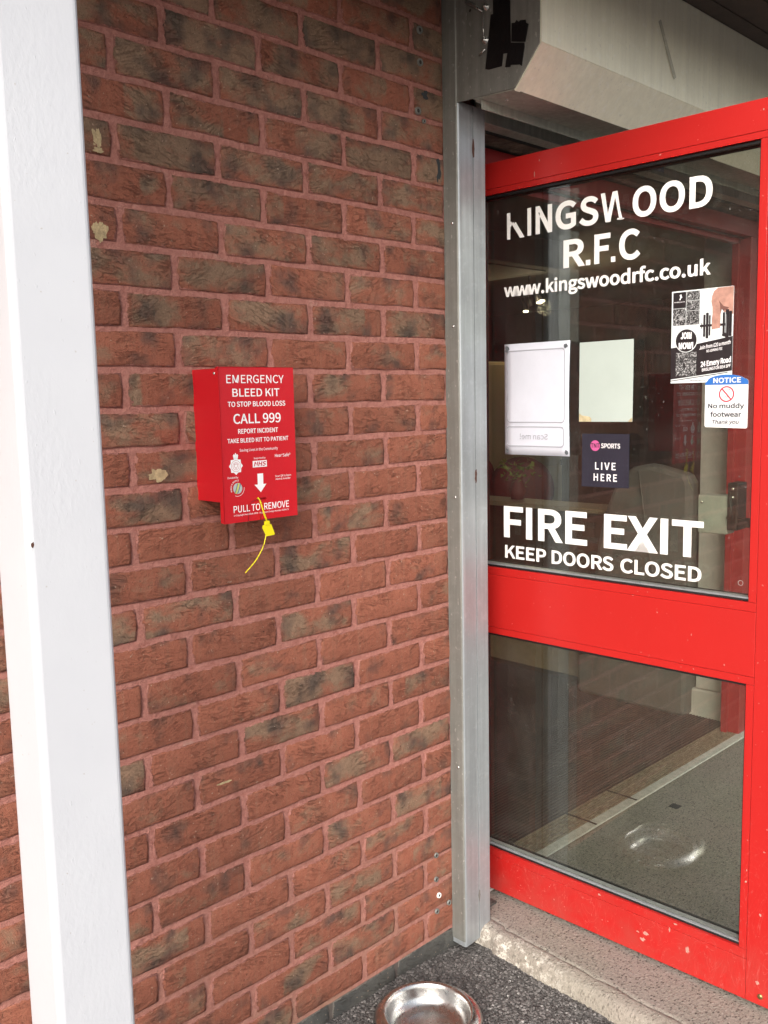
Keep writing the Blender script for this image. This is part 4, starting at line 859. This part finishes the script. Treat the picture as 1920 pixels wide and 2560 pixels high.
# panic latch seen through the glass, on the inner face of the lock stile
pl = empty('panic_latch', (0, 0, 0)); pl.parent = door; pl.location = (.60, .060, -1.05)
box('push_pad', -.068, .006, -.012, .030, -.062, .030, plain('grey_latch_paint', (.33, .35, .33), .45), pl, .003)
for z in (-.045, .012): lathe('screw', [(0, -.002), (.002, -.002), (.0035, 0)], M['chrome'], pl, (-.058, -.0122, z), 12, 'y')
box('latch_body', .0065, .032, -.018, .034, -.050, .062, M['black'], pl, .003)
for z in (.048, .028): lathe('screw', [(0, -.003), (.0028, -.003), (.0042, 0)], M['chrome'], pl, (.020, -.0182, z), 12, 'y')
tube('lever_arm', [(.012, -.02, .040), (.020, -.024, .0), (.016, -.024, -.022)], [.003, .004, .009], M['black'], pl)
box('fixing_arm', .0325, .100, -.020, .004, -.040, -.020, M['black'], pl, .002)

# ---- lettering on the glass
VY = -.0016
def V(name, s, x0, x1, z0, cap, m='vinyl', par=door, **k): return text(name, s, x0, x1, z0, cap, M[m], par, k.pop('y', VY), **k)
for ch, a0, a1 in (('I', .071, .083), ('N', .097, .148), ('G', .158, .219), ('S', .228, .283), ('O', .376, .438), ('O', .446, .509), ('D', .520, .575)):
    V('club_name_letter', ch, a0, a1, -.3595 if ch not in 'GSO' else -.3585, .0705 if ch not in 'GSO' else .069, bold=.045)
# the K and the W have partly peeled away
flat('club_name_letter', [(.005, -.361), (.016, -.361), (.016, -.331), (.0215, -.324), (.047, -.361), (.062, -.361), (.033, -.3185), (.029, -.3225), (.025, -.3170), (.022, -.321), (.018, -.314), (.016, -.317), (.016, -.2925), (.005, -.2925)], M['vinyl'], door, VY)
flat('club_name_letter', [(.289, -.288), (.301, -.288), (.3095, -.338), (.322, -.288), (.335, -.288), (.3435, -.334), (.350, -.357), (.341, -.3575), (.3385, -.345), (.3290, -.303), (.3165, -.358), (.303, -.358)], M['vinyl'], door, VY)
flat('club_name_letter', [(.334, -.356), (.352, -.357), (.355, -.3545), (.336, -.3525)], M['vinyl'], door, VY)
V('club_initials', 'R', .182, .246, -.455, .0695, bold=.045); V('club_initials', 'F', .272, .317, -.455, .0715, bold=.045); V('club_initials', 'C', .341, .398, -.4545, .071, bold=.045)
flat('club_initials', rect(.248, .261, -.455, -.442), M['vinyl'], door, VY); flat('club_initials', rect(.319, .331, -.455, -.442), M['vinyl'], door, VY)
V('web_address', 'www.kingswoodrfc.co.uk', -.006, .575, -.511, .0345, bold=.045)
V('fire_exit_lettering', 'FIRE', -.010, .257, -1.166, .088, bold=.040); V('fire_exit_lettering', 'EXIT', .306, .571, -1.166, .088, bold=.040)
V('keep_doors_closed_lettering', 'KEEP', -.006, .130, -1.224, .0365, bold=.040); V('keep_doors_closed_lettering', 'DOORS', .148, .334, -1.224, .0365, bold=.040)
V('keep_doors_closed_lettering', 'CLOSED', .354, .568, -1.224, .0365, bold=.040)
# kitemark etched in the pane
km = lathe('etched_mark', [(.0052, 0), (.0062, 0)], plain('etched_glass', (.35, .33, .32), .8), door, (.662, -.0008, -1.213), 24, 'y')

# ---- papers and stickers: top-level things hanging on the glass
def on_glass(name, label, cat, s, z, y=VY):
    o = empty(name, (0, 0, 0), label, cat)
    c_, s_ = math.cos(door.rotation_euler.z), math.sin(door.rotation_euler.z)
    o.location = (1.145 + s * c_ - y * s_, s * s_ + y * c_, GZ + z); o.rotation_euler = door.rotation_euler
    return o
SH = .0012
# notice 1: paper stuck inside, seen from its back
nb = on_glass('paper_notice', 'white paper taped by its corners with Scan me showing through in reverse', 'notice', 0, 0, -.0026)
bm = bmesh.new(); g = []
for j in range(13):
    z = -.637 - .298 * j / 12
    g.append([bm.verts.new((-.004 + .208 * i / 8 - .003 * math.sin(j / 12 * 3.1) * (i == 8), -.0012 * math.sin(i / 8 * math.pi) * (1 + .5 * math.sin(j)), z)) for i in range(9)])
for j in range(12):
    for i in range(8): bm.faces.new((g[j][i], g[j + 1][i], g[j + 1][i + 1], g[j][i + 1]))
sh = link('sheet', from_bm(bm, 'sheet', True), M['paper'], nb); md = sh.modifiers.new('t', 'SOLIDIFY'); md.thickness = .0003; md.offset = 1
for (a, b, c, d_) in ((.005, .190, -.848, -.655), (.002, .188, -.912, -.858)):
    flat('printed_border', rrect(a, b, c, d_, .010), M['paper_grey'], nb, -.0030, [rrect(a + .0022, b - .0022, c + .0022, d_ - .0022, .0085)])
text('printed_words', 'Scan me!', .048, .138, -.892, .0145, M['paper_grey'], nb, -.0030, bold=.0, mirror=True)
for s, z, r_ in ((.006, -.651, .0085), (.192, -.650, .0065), (.004, -.924, .006), (.196, -.925, .006)):
    splat('putty_blob', s, z - 0, r_, r_ * 1.1, M['tack'], int(s * 900), 12, nb, -.0032, .0004).location.z = 0
for o in list(nb.children):
    if o.name.startswith('putty_blob'): o.location.z = -GZ
nb.location.z = GZ
nc = on_glass('blank_card', 'blank pale green card with brown glue stains at its lower corners', 'card', 0, 0, -.0018)
flat('sheet', [(.232, -.645), (.384, -.644), (.3825, -.845), (.2305, -.845)], M['card'], nc, 0, th=.0004)
flat('glue_stain', [(.2310, -.8448), (.267, -.8448), (.268, -.838), (.262, -.832), (.250, -.8305), (.240, -.829), (.234, -.825), (.2312, -.824)], M['cardstain'], nc, -.0006)
flat('glue_stain', [(.370, -.8448), (.3822, -.8448), (.3824, -.834), (.377, -.838)], M['cardstain'], nc, -.0006)
nd = on_glass('sports_sticker', 'dark navy sports channel sticker reading live here', 'sticker', 0, 0, -.0016)
flat('sheet', [(.2405, -.8755), (.375, -.8755), (.375, -1.010), (.2395, -1.011)], M['navy'], nd, 0, th=.0003)
flat('logo_disc', circ(.279, -.9055, .0135), M['magenta'], nd, -.0005)
text('logo_text', 'TNT', .2665, .2915, -.911, .0115, M['navy'], nd, -.0009, bold=.03)
text('sticker_text', 'SPORTS', .296, .350, -.9115, .0120, M['ink'], nd, -.0005, bold=.03)
text('sticker_text', 'LIVE', .279, .338, -.966, .0185, M['ink'], nd, -.0005, bold=.03, track=130)
text('sticker_text', 'HERE', .275, .342, -.995, .0185, M['ink'], nd, -.0005, bold=.03, track=130)
bm = bmesh.new()
for j in range(6):
    for i in range(12):
        x, z = .247 + i * .0112, -.940 - j * .0130
        if 2 <= i <= 8 and 1 <= j <= 4: continue
        q = [bm.verts.new((x + dx, -.0005, z + dz)) for dx, dz in ((-.0006, 0), (0, -.0006), (.0006, 0), (0, .0006))]; bm.faces.new(q)
link('dot_pattern', from_bm(bm, 'dot_pattern'), M['dot'], nd)
# gym flyer
ng = on_glass('gym_flyer', 'black and white gym flyer showing an arm with a dumbbell and reading join now', 'poster', 0, 0, -.0016)
flat('sheet', rect(.4815, .6300, -.754, -.5415), M['pwhite'], ng, 0, th=.0003)
flat('black_panel', [(.4815, -.745), (.4815, -.672), (.546, -.665), (.6298, -.652), (.6298, -.729)], M['pblack'], ng, -.0005)
flat('black_panel', [(.4815, -.7478), (.4815, -.7495), (.62, -.7335), (.62, -.7318)], M['pblack'], ng, -.0005)
flat('black_panel', rect(.485, .517, -.581, -.5445), M['pblack'], ng, -.0005)
for (a, b, c, d_) in ((.518, .5505, -.565, -.5445), (.518, .5505, -.588, -.566), (.485, .517, -.6205, -.582), (.518, .5505, -.6205, -.589), (.4945, .528, -.696, -.683), (.529, .545, -.696, -.683), (.4945, .513, -.711, -.697), (.514, .545, -.711, -.697), (.4945, .530, -.738, -.712), (.531, .545, -.738, -.712)):
    flat('photo_print', rect(a, b, c, d_), M['photo'], ng, -.0008)
flat('runner_mark', [(.500, -.562), (.503, -.556), (.501, -.551), (.505, -.549), (.506, -.554), (.508, -.556), (.504, -.559), (.503, -.563)], M['ink'], ng, -.0009)
text('logo_text', 'GYM BRISLINGTON', .488, .514, -.568, .0022, M['ink'], ng, -.0009)
flat('round_badge', circ(.519, -.6560, .0275), M['pwhite'], ng, -.0007); flat('round_badge', circ(.519, -.6560, .0258), M['pblack'], ng, -.0010)
text('badge_text', 'JOIN', .5055, .5325, -.6525, .0155, M['ink'], ng, -.0013, bold=.08); text('badge_text', 'NOW!', .501, .537, -.6755, .0150, M['ink'], ng, -.0013, bold=.08)
text('flyer_text', 'Join from £20 a month', .5520, .6255, -.6790, .0085, M['ink'], ng, -.0008, bold=.03, z1=-.6690)
text('flyer_text', 'NO JOINING FEE', .5690, .6065, -.6860, .0060, M['ink'], ng, -.0008, bold=.03, z1=-.6815)
text('flyer_text', '24 Emery Road', .5555, .6270, -.7190, .0125, M['ink'], ng, -.0008, bold=.05, z1=-.7100)
text('flyer_text', 'BRISLINGTON BS4 5PF', .5590, .6265, -.7290, .0070, M['ink'], ng, -.0008, bold=.03, z1=-.7210)
text('flyer_text', 'www.brislingtongym.co.uk', .530, .567, -.7500, .0024, M['textdark'], ng, -.0008)
# printed arm and dumbbell
flat('printed_arm', [(.593, -.5425), (.584, -.549), (.5795, -.560), (.5780, -.572), (.5810, -.585), (.5815, -.600), (.5800, -.612), (.5800, -.617), (.600, -.620), (.6010, -.612), (.6005, -.602), (.6030, -.590), (.6080, -.597), (.6180, -.600), (.6298, -.603), (.6298, -.5420)], M['skin'], ng, -.0006)
flat('printed_shadow', [(.5935, -.563), (.5965, -.572), (.6070, -.584), (.6200, -.588), (.6140, -.593), (.6060, -.594), (.6030, -.590), (.6010, -.600), (.5985, -.580)], M['skin_dark'], ng, -.0009)
flat('printed_dumbbell', rect(.552, .612, -.6275, -.6225), M['pblack'], ng, -.0009)
for x, h, wd_ in ((.5625, .024, .004), (.5695, .028, .005), (.5755, .022, .003), (.5565, .006, .0015)): flat('printed_dumbbell', rrect(x - wd_ / 1.6, x + wd_ / 1.6, -.626 - h, -.624 + h, .0015), M['pblack'], ng, -.0010)
for x, h, wd_ in ((.6085, .026, .004), (.6165, .032, .006), (.6240, .028, .005)): flat('printed_dumbbell', rrect(x - wd_ / 1.5, x + wd_ / 1.5, -.624 - h, -.624 + h, .002), M['pblack'], ng, -.0010)
flat('printed_shadow', rrect(.6135, .6150, -.645, -.603, .0006), M['gasket_grey'], ng, -.0013)
flat('printed_shadow', [(.604, -.650), (.608, -.640), (.614, -.646), (.620, -.655)], M['pblack'], ng, -.0011)
for k in range(4): flat('printed_hand', rrect(.5805 + k * .0050, .5855 + k * .0050, -.6345 + .0006 * k, -.6165, .0022), M['skin'], ng, -.0012 - .0001 * k)
# muddy footwear sticker
ns = on_glass('muddy_footwear_sticker', 'white and blue notice sticker asking for no muddy footwear', 'sticker', 0, 0, -.0036)
nx0, nx1 = .5685, .6690
top = [(nx1, -.752), (nx1 - .006, -.7475)] + [(.618 + .0445 * math.cos(a_), -.752 + .0145 * math.sin(a_)) for a_ in [math.radians(18 + 144 * i / 12) for i in range(13)]] + [(nx0 + .006, -.7500), (nx0, -.7560)]
flat('sheet', [(nx0 + .003, -.8565), (nx0, -.8530)][::-1] + [(nx0 + .003, -.8565), (nx1 - .003, -.8590), (nx1, -.8555)] + top, M['stk'], ns, 0, th=.0003)
flat('blue_header', [(nx0, -.7600), (nx1, -.7605)] + top, M['blue'], ns, -.0006)
text('header_text', 'NOTICE', .588, .6525, -.7560, .0115, M['ink'], ns, -.0010, bold=.035)
flat('prohibition_ring', circ(.6195, -.7815, .0180), M['ringred'], ns, -.0006, [circ(.6195, -.7815, .0150)])
flat('prohibition_bar', [(.6080, -.7705), (.6100, -.7685), (.6312, -.7925), (.6292, -.7945)], M['ringred'], ns, -.0009)
for (x, z) in ((.622, -.772), (.626, -.775), (.628, -.780), (.6245, -.770), (.6205, -.776), (.617, -.787), (.619, -.790), (.616, -.793), (.6215, -.788), (.614, -.789), (.6265, -.771)):
    flat('boot_print', rrect(x - .0013, x + .0013, z - .0006, z + .0006, .0004, 2), M['textdark'], ns, -.0006)
text('sticker_text', 'No muddy', .5765, .6610, -.8135, .0110, M['textdark'], ns, -.0006, bold=.045)
text('sticker_text', 'footwear', .5825, .6550, -.8330, .0112, M['textdark'], ns, -.0006, bold=.045)
text('sticker_text', 'Thank you', .587, .650, -.8490, .0088, M['textdark'], ns, -.0006, italic=.22, bold=.035)

# =================================================================== BLEED KIT CABINET
kit = empty('bleed_kit_cabinet', (.143, 0, GZ), 'red steel emergency bleed kit cabinet fixed to the brick wall', 'cabinet')
def K(v): return v - .143
KR = M['red_box']
box('cabinet_body', .0, .178, -.0885, .0, -.971, -.712, KR, kit, .0012)
lathe('hinge_screw', [(0, -.0025), (.002, -.0022), (.0032, 0)], M['chrome'], kit, (-.0002, -.078, -.7215), 12, 'x')
# flap with thumb cut-out and slot
outer = [(-.0015, -.7095), (.1815, -.7095), (.1815, -1.0125), (.0860, -1.0125), (.0850, -.9960), (.0835, -.9845), (.0800, -.9765), (.0740, -.9725), (.0680, -.9765), (.0560, -.9900)]
fl = flat('front_flap', [(-.0015, -.7095), (.1815, -.7095), (.1815, -1.0125), (-.0015, -1.0125)], KR, kit, -.0905, [rrect(.0790, .1020, -.9735, -.9680, .0025)], th=.0020)
fl.location.y = -.0925
box('flap_return', -.0012, .0006, -.0925, -.0805, -1.0115, -.7100, KR, kit, .0004)
box('flap_lip', .0, .180, -.0925, -.0840, -.7105, -.7090, KR, kit)
box('lock_tongue', .075, .106, -.087, -.084, -1.000, -.960, KR, kit)
# pressed outline of the thumb tab
tube('tab_outline', [(.0555, -.0932, -1.0120), (.0555, -.0932, -.990), (.0585, -.0932, -.981), (.0650, -.0932, -.9745), (.0730, -.0932, -.9720), (.0785, -.0932, -.9715)], .00045, plain('scored_line', (.16, .004, .006), .5), kit, 6)
tube('tab_outline', [(.0850, -.0932, -1.0120), (.0875, -.0932, -1.002), (.0890, -.0932, -.990)], .00045, D.materials['scored_line'], kit, 6)
KY = -.0932
def T(s, x0, x1, z, cap, bold=.03, **k): return text('cabinet_lettering', s, K(x0), K(x1), z, cap, M['ink'], kit, KY, bold=bold, **k)
T('EMERGENCY', .1590, .2990, -.7405, .0158, .008); T('BLEED KIT', .1720, .2870, -.7665, .0155, .02); T('TO STOP BLOOD LOSS', .1600, .3010, -.7860, .0100)
T('CALL 999', .1720, .2880, -.8190, .0190, .02); T('REPORT INCIDENT', .1820, .2800, -.8385, .0092); T('TAKE BLEED KIT TO PATIENT', .1560, .3060, -.8560, .0085)
T('Saving Lives in the Community', .1840, .2780, -.8735, .0052, .01); T('Supported by', .2170, .2460, -.8900, .0034, .01); T('HeartSafe®', .2700, .3100, -.8890, .0062, .02)
T('Scan QR to learn', .2690, .3100, -.9295, .0040, .01); T('more & re-order', .2700, .3080, -.9355, .0040, .01); T('Donated by', .1530, .1780, -.9250, .0036, .01)
T('PULL TO', .1640, .2285, -.9925, .0135, .02); T('REMOVE', .2385, .3020, -.9930, .0135, .02)
T('© Copyright HeartSafe 2024 - Registered Design Number 6204171', .1640, .3010, -.9995, .0031, .01)
flat('health_logo', rect(K(.2140), K(.2490), -.9065, -.8935), M['ink'], kit, KY); text('health_logo_text', 'NHS', K(.2165), K(.2470), -.9045, .0090, M['labelred'], kit, KY - .0003, italic=.22, bold=.05)
flat('arrow', [(K(.2245), -.9195), (K(.2245), -.9410), (K(.2165), -.9410), (K(.2315), -.9570), (K(.2460), -.9410), (K(.2385), -.9410), (K(.2385), -.9195)], M['ink'], kit, KY)
# police crest: eight-pointed star with crown
cx_, cz_ = K(.1735), -.9010
star = []
for i in range(16):
    a_ = math.radians(90 + i * 22.5); r = .0165 if i % 2 == 0 else .0132
    star.append((cx_ + r * math.cos(a_), cz_ + r * 1.05 * math.sin(a_)))
flat('police_crest', star, M['ink'], kit, KY)
flat('police_crest', circ(cx_, cz_, .0112, 28), M['labelred'], kit, KY - .0002, [circ(cx_, cz_, .0106, 28)])
flat('police_crest', circ(cx_, cz_, .0075, 28), M['labelred'], kit, KY - .0002, [circ(cx_, cz_, .0069, 28)])
flat('police_crest', [(cx_ - .004, cz_ + .0045), (cx_ + .004, cz_ + .0045), (cx_ + .004, cz_ - .001), (cx_, cz_ - .0055), (cx_ - .004, cz_ - .001)], M['labelred'], kit, KY - .0002, [[(cx_ - .0032, cz_ + .0036), (cx_ + .0032, cz_ + .0036), (cx_ + .0032, cz_ - .001), (cx_, cz_ - .0042), (cx_ - .0032, cz_ - .001)]])
flat('police_crest', [(cx_ - .0048, -.8868), (cx_ + .0048, -.8868), (cx_ + .0062, -.8805), (cx_ + .0040, -.8775), (cx_ + .0012, -.8790), (cx_ + .0012, -.8755), (cx_ - .0012, -.8755), (cx_ - .0012, -.8790), (cx_ - .0040, -.8775), (cx_ - .0062, -.8805)], M['ink'], kit, KY)
# charity roundel
gx, gz = K(.1757), -.9450
flat('globe_logo', circ(gx, gz, .0108, 32), M['glob1'], kit, KY)
for k, (dx, mm) in enumerate(((-.0030, 'glob3'), (-.0002, 'glob2'), (.0038, 'glob3'))):
    pts = []; wd_ = (.0016, .0034, .0018)[k]
    for j in range(9): a_ = -.9 + 1.8 * j / 8; pts.append((gx + dx + .0045 * math.sin(a_ * 1.1) - .0015 * a_ * a_, gz + .0098 * math.sin(a_ * 1.2) / math.sin(1.08)))
    pl_ = [(x - wd_ / 2, z) for x, z in pts] + [(x + wd_ / 2, z) for x, z in pts[::-1]]
    flat('globe_logo', pl_, M[mm], kit, KY - .0002 - .0001 * k)
me = text_mesh('ring_text', "MIKEY'S WORLD", .02, 0, (4.55, math.radians(205)))
for v in me.vertices: v.co = Vector((gx + v.co.x * .0031, 0, gz + v.co.y * .0031))
finish_flat('ring_text', me, M['ink'], kit, KY)
arc_ = [(gx + .0158 * math.cos(math.radians(a)), gz + .0158 * math.sin(math.radians(a))) for a in range(-115, 10, 8)]
flat('ring_text', arc_ + [(gx + (x - gx) * .955, gz + (z - gz) * .955) for x, z in arc_[::-1]], M['ink'], kit, KY)
# yellow pull seal
seal = empty('pull_seal', (.223, -.094, GZ - .9705), 'yellow plastic pull tight security seal hanging from the red cabinet', 'security seal')
def sp(x, y, z): return (x - .223, y + .094, z + .9705)
loop = [sp(.2225, -.0915, -.9700), sp(.2225, -.0955, -.9670), sp(.2240, -.0985, -.9720), sp(.2275, -.1000, -.9860), sp(.2320, -.1010, -1.003), sp(.2360, -.1020, -1.0150)]
tube('loop_strap', loop, .0011, M['yellow'], seal)
tube('loop_strap', [sp(.2245, -.0915, -.9705), sp(.2250, -.0950, -.9695), sp(.2280, -.0960, -.9800), sp(.2330, -.0985, -.998), sp(.2385, -.1015, -1.0150)], .0009, M['yellow'], seal)
for i in range(14):
    u = i / 13; x = .2245 + .0125 * u; z = -.974 - .040 * u
    box('strap_tooth', sp(x, 0, 0)[0] - .0012, sp(x, 0, 0)[0] + .0012, sp(0, -.1012, 0)[1] - .0012 * u, sp(0, -.0995, 0)[1] - .0012 * u, sp(0, 0, z)[2] - .0005, sp(0, 0, z)[2] + .0005, M['yellow'], seal)
box('lock_head', sp(.2320, 0, 0)[0], sp(.2430, 0, 0)[0], sp(0, -.1045, 0)[1], sp(0, -.0985, 0)[1], sp(0, 0, -1.0235)[2], sp(0, 0, -1.0150)[2], M['yellow'], seal, .001)
fg = flat('seal_flag', [sp(.2275, 0, -1.0230)[::2], sp(.2480, 0, -1.0225)[::2], sp(.2560, 0, -1.0430)[::2], sp(.2545, 0, -1.0450)[::2], sp(.2350, 0, -1.0460)[::2], sp(.2260, 0, -1.0290)[::2]], M['yellow'], seal, sp(0, -.1020, 0)[1], th=.0012)
tail = [sp(.2345, -.1000, -1.0440), sp(.2325, -.1010, -1.0500), sp(.2270, -.1015, -1.0640), sp(.2160, -.1020, -1.0800), sp(.2010, -.1020, -1.0960), sp(.1800, -.1010, -1.1130)]
# smooth the tail
def smooth(p):
    out = []
    for i in range(len(p) - 1):
        a_, b_, c_, d_ = Vector(p[max(i - 1, 0)]), Vector(p[i]), Vector(p[i + 1]), Vector(p[min(i + 2, len(p) - 1)])
        for k in range(6):
            t = k / 6; out.append(.5 * ((2 * b_) + (-a_ + c_) * t + (2 * a_ - 5 * b_ + 4 * c_ - d_) * t * t + (-a_ + 3 * b_ - 3 * c_ + d_) * t ** 3))
    return out + [Vector(p[-1])]
tp = smooth(tail)
tube('tail_strap', tp, [.0013 if i % 2 else .0009 for i in range(len(tp) - 1)] + [.0006], M['yellow'], seal)

# =================================================================== METAL BOWL
bowl = empty('metal_bowl', (.590, -.192, 0), 'empty stainless steel pet bowl with wide rolled rim on the tarmac', 'bowl')
tilt = 0
lathe('bowl_shell', [(0, .010), (.060, .0095), (.078, .011), (.088, .017), (.0945, .030), (.0985, .048), (.1005, .0560), (.1030, .0590), (.1055, .0597), (.1085, .0590), (.1150, .0565), (.1230, .0510), (.1280, .0440), (.1300, .0370), (.1300, .0355),
      (.1270, .0420), (.1210, .0485), (.1130, .0535), (.1060, .0565), (.1020, .0535), (.0995, .040), (.0960, .025), (.0890, .012), (.0780, .0060), (0, .0050)], M['steel_bowl'], bowl, n=96)
r = random.Random(4)
for i in range(12):
    a_ = r.uniform(0, 6.28); d_ = r.uniform(.01, .06)
    bm = bmesh.new(); bmesh.ops.create_icosphere(bm, subdivisions=1, radius=r.uniform(.001, .0022))
    g_ = link('grit', from_bm(bm, 'grit'), M['chips'], bowl); g_.location = (d_ * math.cos(a_), d_ * math.sin(a_), .0115)

# =================================================================== THRESHOLD AND FOYER
th_ = empty('door_threshold', (1.03, .04, LZ), 'ribbed metal threshold with a worn white edge strip across the doorway', 'threshold')
prism('edge_strip', [(.012, 0), (.013, .006), (.046, .0075), (.047, 0)], 0, 1.98, 'x', M['strip'], th_)
for i in range(8):
    y = .050 + i * .0115
    prism('threshold_rib', [(y, 0), (y, .0080), (y + .0065, .0080), (y + .0065, 0)], 0, 1.98, 'x', M['thr'], th_, .0008)
box('threshold_tray', 0, 1.98, .048, .144, .0004, .0020, M['dark_gap'], th_)
for x in (.28, .66, .92): box('joint_mark', x, x + .008, .014, .138, .0074, .0090, M['dark_gap'], th_)
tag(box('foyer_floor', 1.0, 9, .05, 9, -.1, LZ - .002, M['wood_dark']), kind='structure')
def ribbed():
    bm = bmesh.new(); y = .178; s = .0145; prev = None
    x0, x1 = 1.02, 3.0
    while y < 1.62:
        for dy, dz in ((0, .003), (s * .30, .0075), (s * .62, .0075), (s * .88, .003)):
            a_, b_ = bm.verts.new((x0, y + dy, LZ + dz)), bm.verts.new((x1, y + dy, LZ + dz))
            if prev: bm.faces.new((prev[0], prev[1], b_, a_))
            prev = (a_, b_)
        y += s
    return from_bm(bm, 'entrance_mat')
tag(link('entrance_mat', ribbed(), M['mat']), 'dark brown ribbed entrance mat just inside the threshold', 'mat')
tag(box('foyer_ceiling', 1.03, 9, .30, 9, GZ + .28, GZ + .36, M['ceil']), kind='structure')
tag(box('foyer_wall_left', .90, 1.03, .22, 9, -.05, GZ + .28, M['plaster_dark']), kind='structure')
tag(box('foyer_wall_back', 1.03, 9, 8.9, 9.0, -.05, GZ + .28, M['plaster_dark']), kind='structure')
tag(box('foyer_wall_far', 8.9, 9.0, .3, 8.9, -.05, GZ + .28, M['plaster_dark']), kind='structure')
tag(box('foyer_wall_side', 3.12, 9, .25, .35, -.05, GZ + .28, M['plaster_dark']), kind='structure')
pr_ = empty('masonry_pier', (3.02, .27, 0), 'cream painted block pier beside the right door jamb', 'pier')
box('pier_shaft', -.085, .10, -.095, .065, LZ + .13, GZ + .11, M['pier'], pr_, .004)
box('pier_base', -.10, .10, -.105, .12, LZ - .01, LZ + .128, M['pier'], pr_, .010)
cn = empty('foyer_counter', (3.12, 1.25, 0), 'dark panelled half height counter inside the foyer with a pale top', 'counter')
box('counter_panel', -.03, .03, -.90, 1.9, LZ, GZ - 1.362, M['wood_dark'], cn)
box('counter_top', -.10, .10, -.90, 1.9, GZ - 1.36, GZ - 1.335, M['counter'], cn, .004)
box('skirting', -.042, -.031, -.2, 1.9, LZ, LZ + .14, M['counter'], cn)
# grey rounded chair
ac = empty('grey_chair', (2.93, .63, LZ), 'grey upholstered chair with a tall rounded back standing inside the doorway', 'chair')
def shell(prof_pts, x0, x1, name, bev=.03):
    return prism(name, prof_pts, x0, x1, 'x', M['uphol'], ac, bev)
arcp = [(-.27, .34), (-.27, 1.05), (-.25, 1.09), (-.10, 1.125), (-.05, 1.13), (.02, 1.115), (.07, 1.08), (.115, 1.02), (.15, .94), (.18, .85), (.205, .74), (.222, .60), (.235, .34)]
shell(arcp, -.03, .07, 'backrest', .025)
shell([(-.27, .0), (-.285, .02), (-.285, .335), (.285, .335), (.285, .02), (.27, .0)], -.07, .11, 'seat_base', .02)
tube('seam_piping', [(-.034, -.26, .26), (-.074, -.12, .29), (-.074, .05, .29), (-.074, .26, .20)], .006, M['uphol'], ac)
tube('back_strap', [(-.036, -.02, 1.10), (-.040, -.06, .85), (-.038, -.11, .55)], .003, M['uphol'], ac)
# things further in
cup = empty('cream_cupboard', (4.9, 3.05, LZ), 'cream cupboard against the far side of the dim club room', 'cupboard')
box('carcass', -.5, .9, 0, .5, 0, 1.72, M['cream'], cup, .005)
for i, x in enumerate((-.49, .21)):
    for j, z in enumerate((.05, .90)):
        d = box('cupboard_door', x, x + .68, -.02, -.001, z, z + .80, M['cream'], cup, .004); lathe('knob', [(0, -.02), (.015, -.018), (.01, 0)], M['chrome'], d, (.30, -.01, 0), 10, 'y')
def round_chair(x, y, rz, label):
    c = empty('round_back_chair', (x, y, LZ), label, 'chair', 'dark red round backed chairs in the club room', rz)
    bk = lathe('backrest', [(0, -.03), (.16, -.03), (.20, 0), (.16, .03), (0, .03)], M['darkred'], c, (0, .22, .88), 28, 'y')
    box('seat', -.22, .22, -.22, .20, .42, .49, M['darkred'], c, .02)
    for sx__ in (-.18, .18):
        for sy__ in (-.18, .20): tube('leg', [(sx__, sy__, 0), (sx__ * .95, sy__ * .95, .42)], .018, M['wood_dark'], c, 6)
        tube('back_post', [(sx__ * .7, .20, .45), (sx__ * .6, .22, .80)], .014, M['wood_dark'], c, 6)
    return c
round_chair(3.52, 1.74, -.9, 'dark red round backed chair just behind the counter, nearest the glass')
round_chair(3.95, 2.45, -.6, 'dark red round backed chair standing furthest behind the counter')
fl_ = empty('flower_vase', (3.16, 1.50, GZ - 1.335), 'small vase of yellow and red flowers on the counter', 'flowers')
lathe('vase', [(0, 0), (.035, 0), (.045, .05), (.025, .11), (.03, .12)], M['darkred'], fl_, n=20)
r = random.Random(8); bm = bmesh.new()
for i in range(60):
    c_ = Vector((r.gauss(0, .05), r.gauss(0, .05), .16 + r.gauss(0, .03))); q = [bm.verts.new(c_ + Vector((r.uniform(-.022, .022), r.uniform(-.022, .022), r.uniform(-.016, .016)))) for _ in range(4)]; bm.faces.new(q)
link('blooms', from_bm(bm, 'blooms'), M['leaf'], fl_)
sl_ = empty('ceiling_spotlights', (5.62, 3.25, GZ + .28), 'ceiling bar of small lit spotlights in the club room', 'light')
tube('mount_bar', [(-.35, -.35, -.20), (.35, .35, -.18)], .012, M['black'], sl_, 6); tube('stem', [(0, 0, 0), (0, 0, -.19)], .01, M['black'], sl_, 6)
for i, u in enumerate((-.33, -.24, .05, .30)):
    s_ = tube('spot_head', [(u, u, -.19), (u + .01, u - .03, -.30)], [.012, .03], M['black'], sl_, 12)
    if i != 2: lathe('bulb', [(0, -.012), (.022, -.008), (.024, .004), (0, .01)], M['bulb'], s_, (u + .011, u - .033, -.308), 12, 'z')
lp = D.lights.new('spot_glow', 'POINT'); lp.energy = 7; lp.color = (1, .80, .55); lp.shadow_soft_size = .06
lo_ = D.objects.new('spot_glow', lp); C.objects.link(lo_); lo_.parent = sl_; lo_.location = (-.30, -.34, -.36)
av = empty('air_conditioner', (4.30, 2.65, GZ + .25), 'pale ceiling cassette air conditioner in the club room', 'air conditioner')
box('casing', -.42, .42, -.42, .42, -.16, .028, M['ceil'], av, .01); box('vent_slot', -.422, -.418, -.30, .30, -.12, -.07, M['dark_gap'], av)
box('grille', -.30, .30, -.30, .30, -.165, -.160, M['pier'], av)
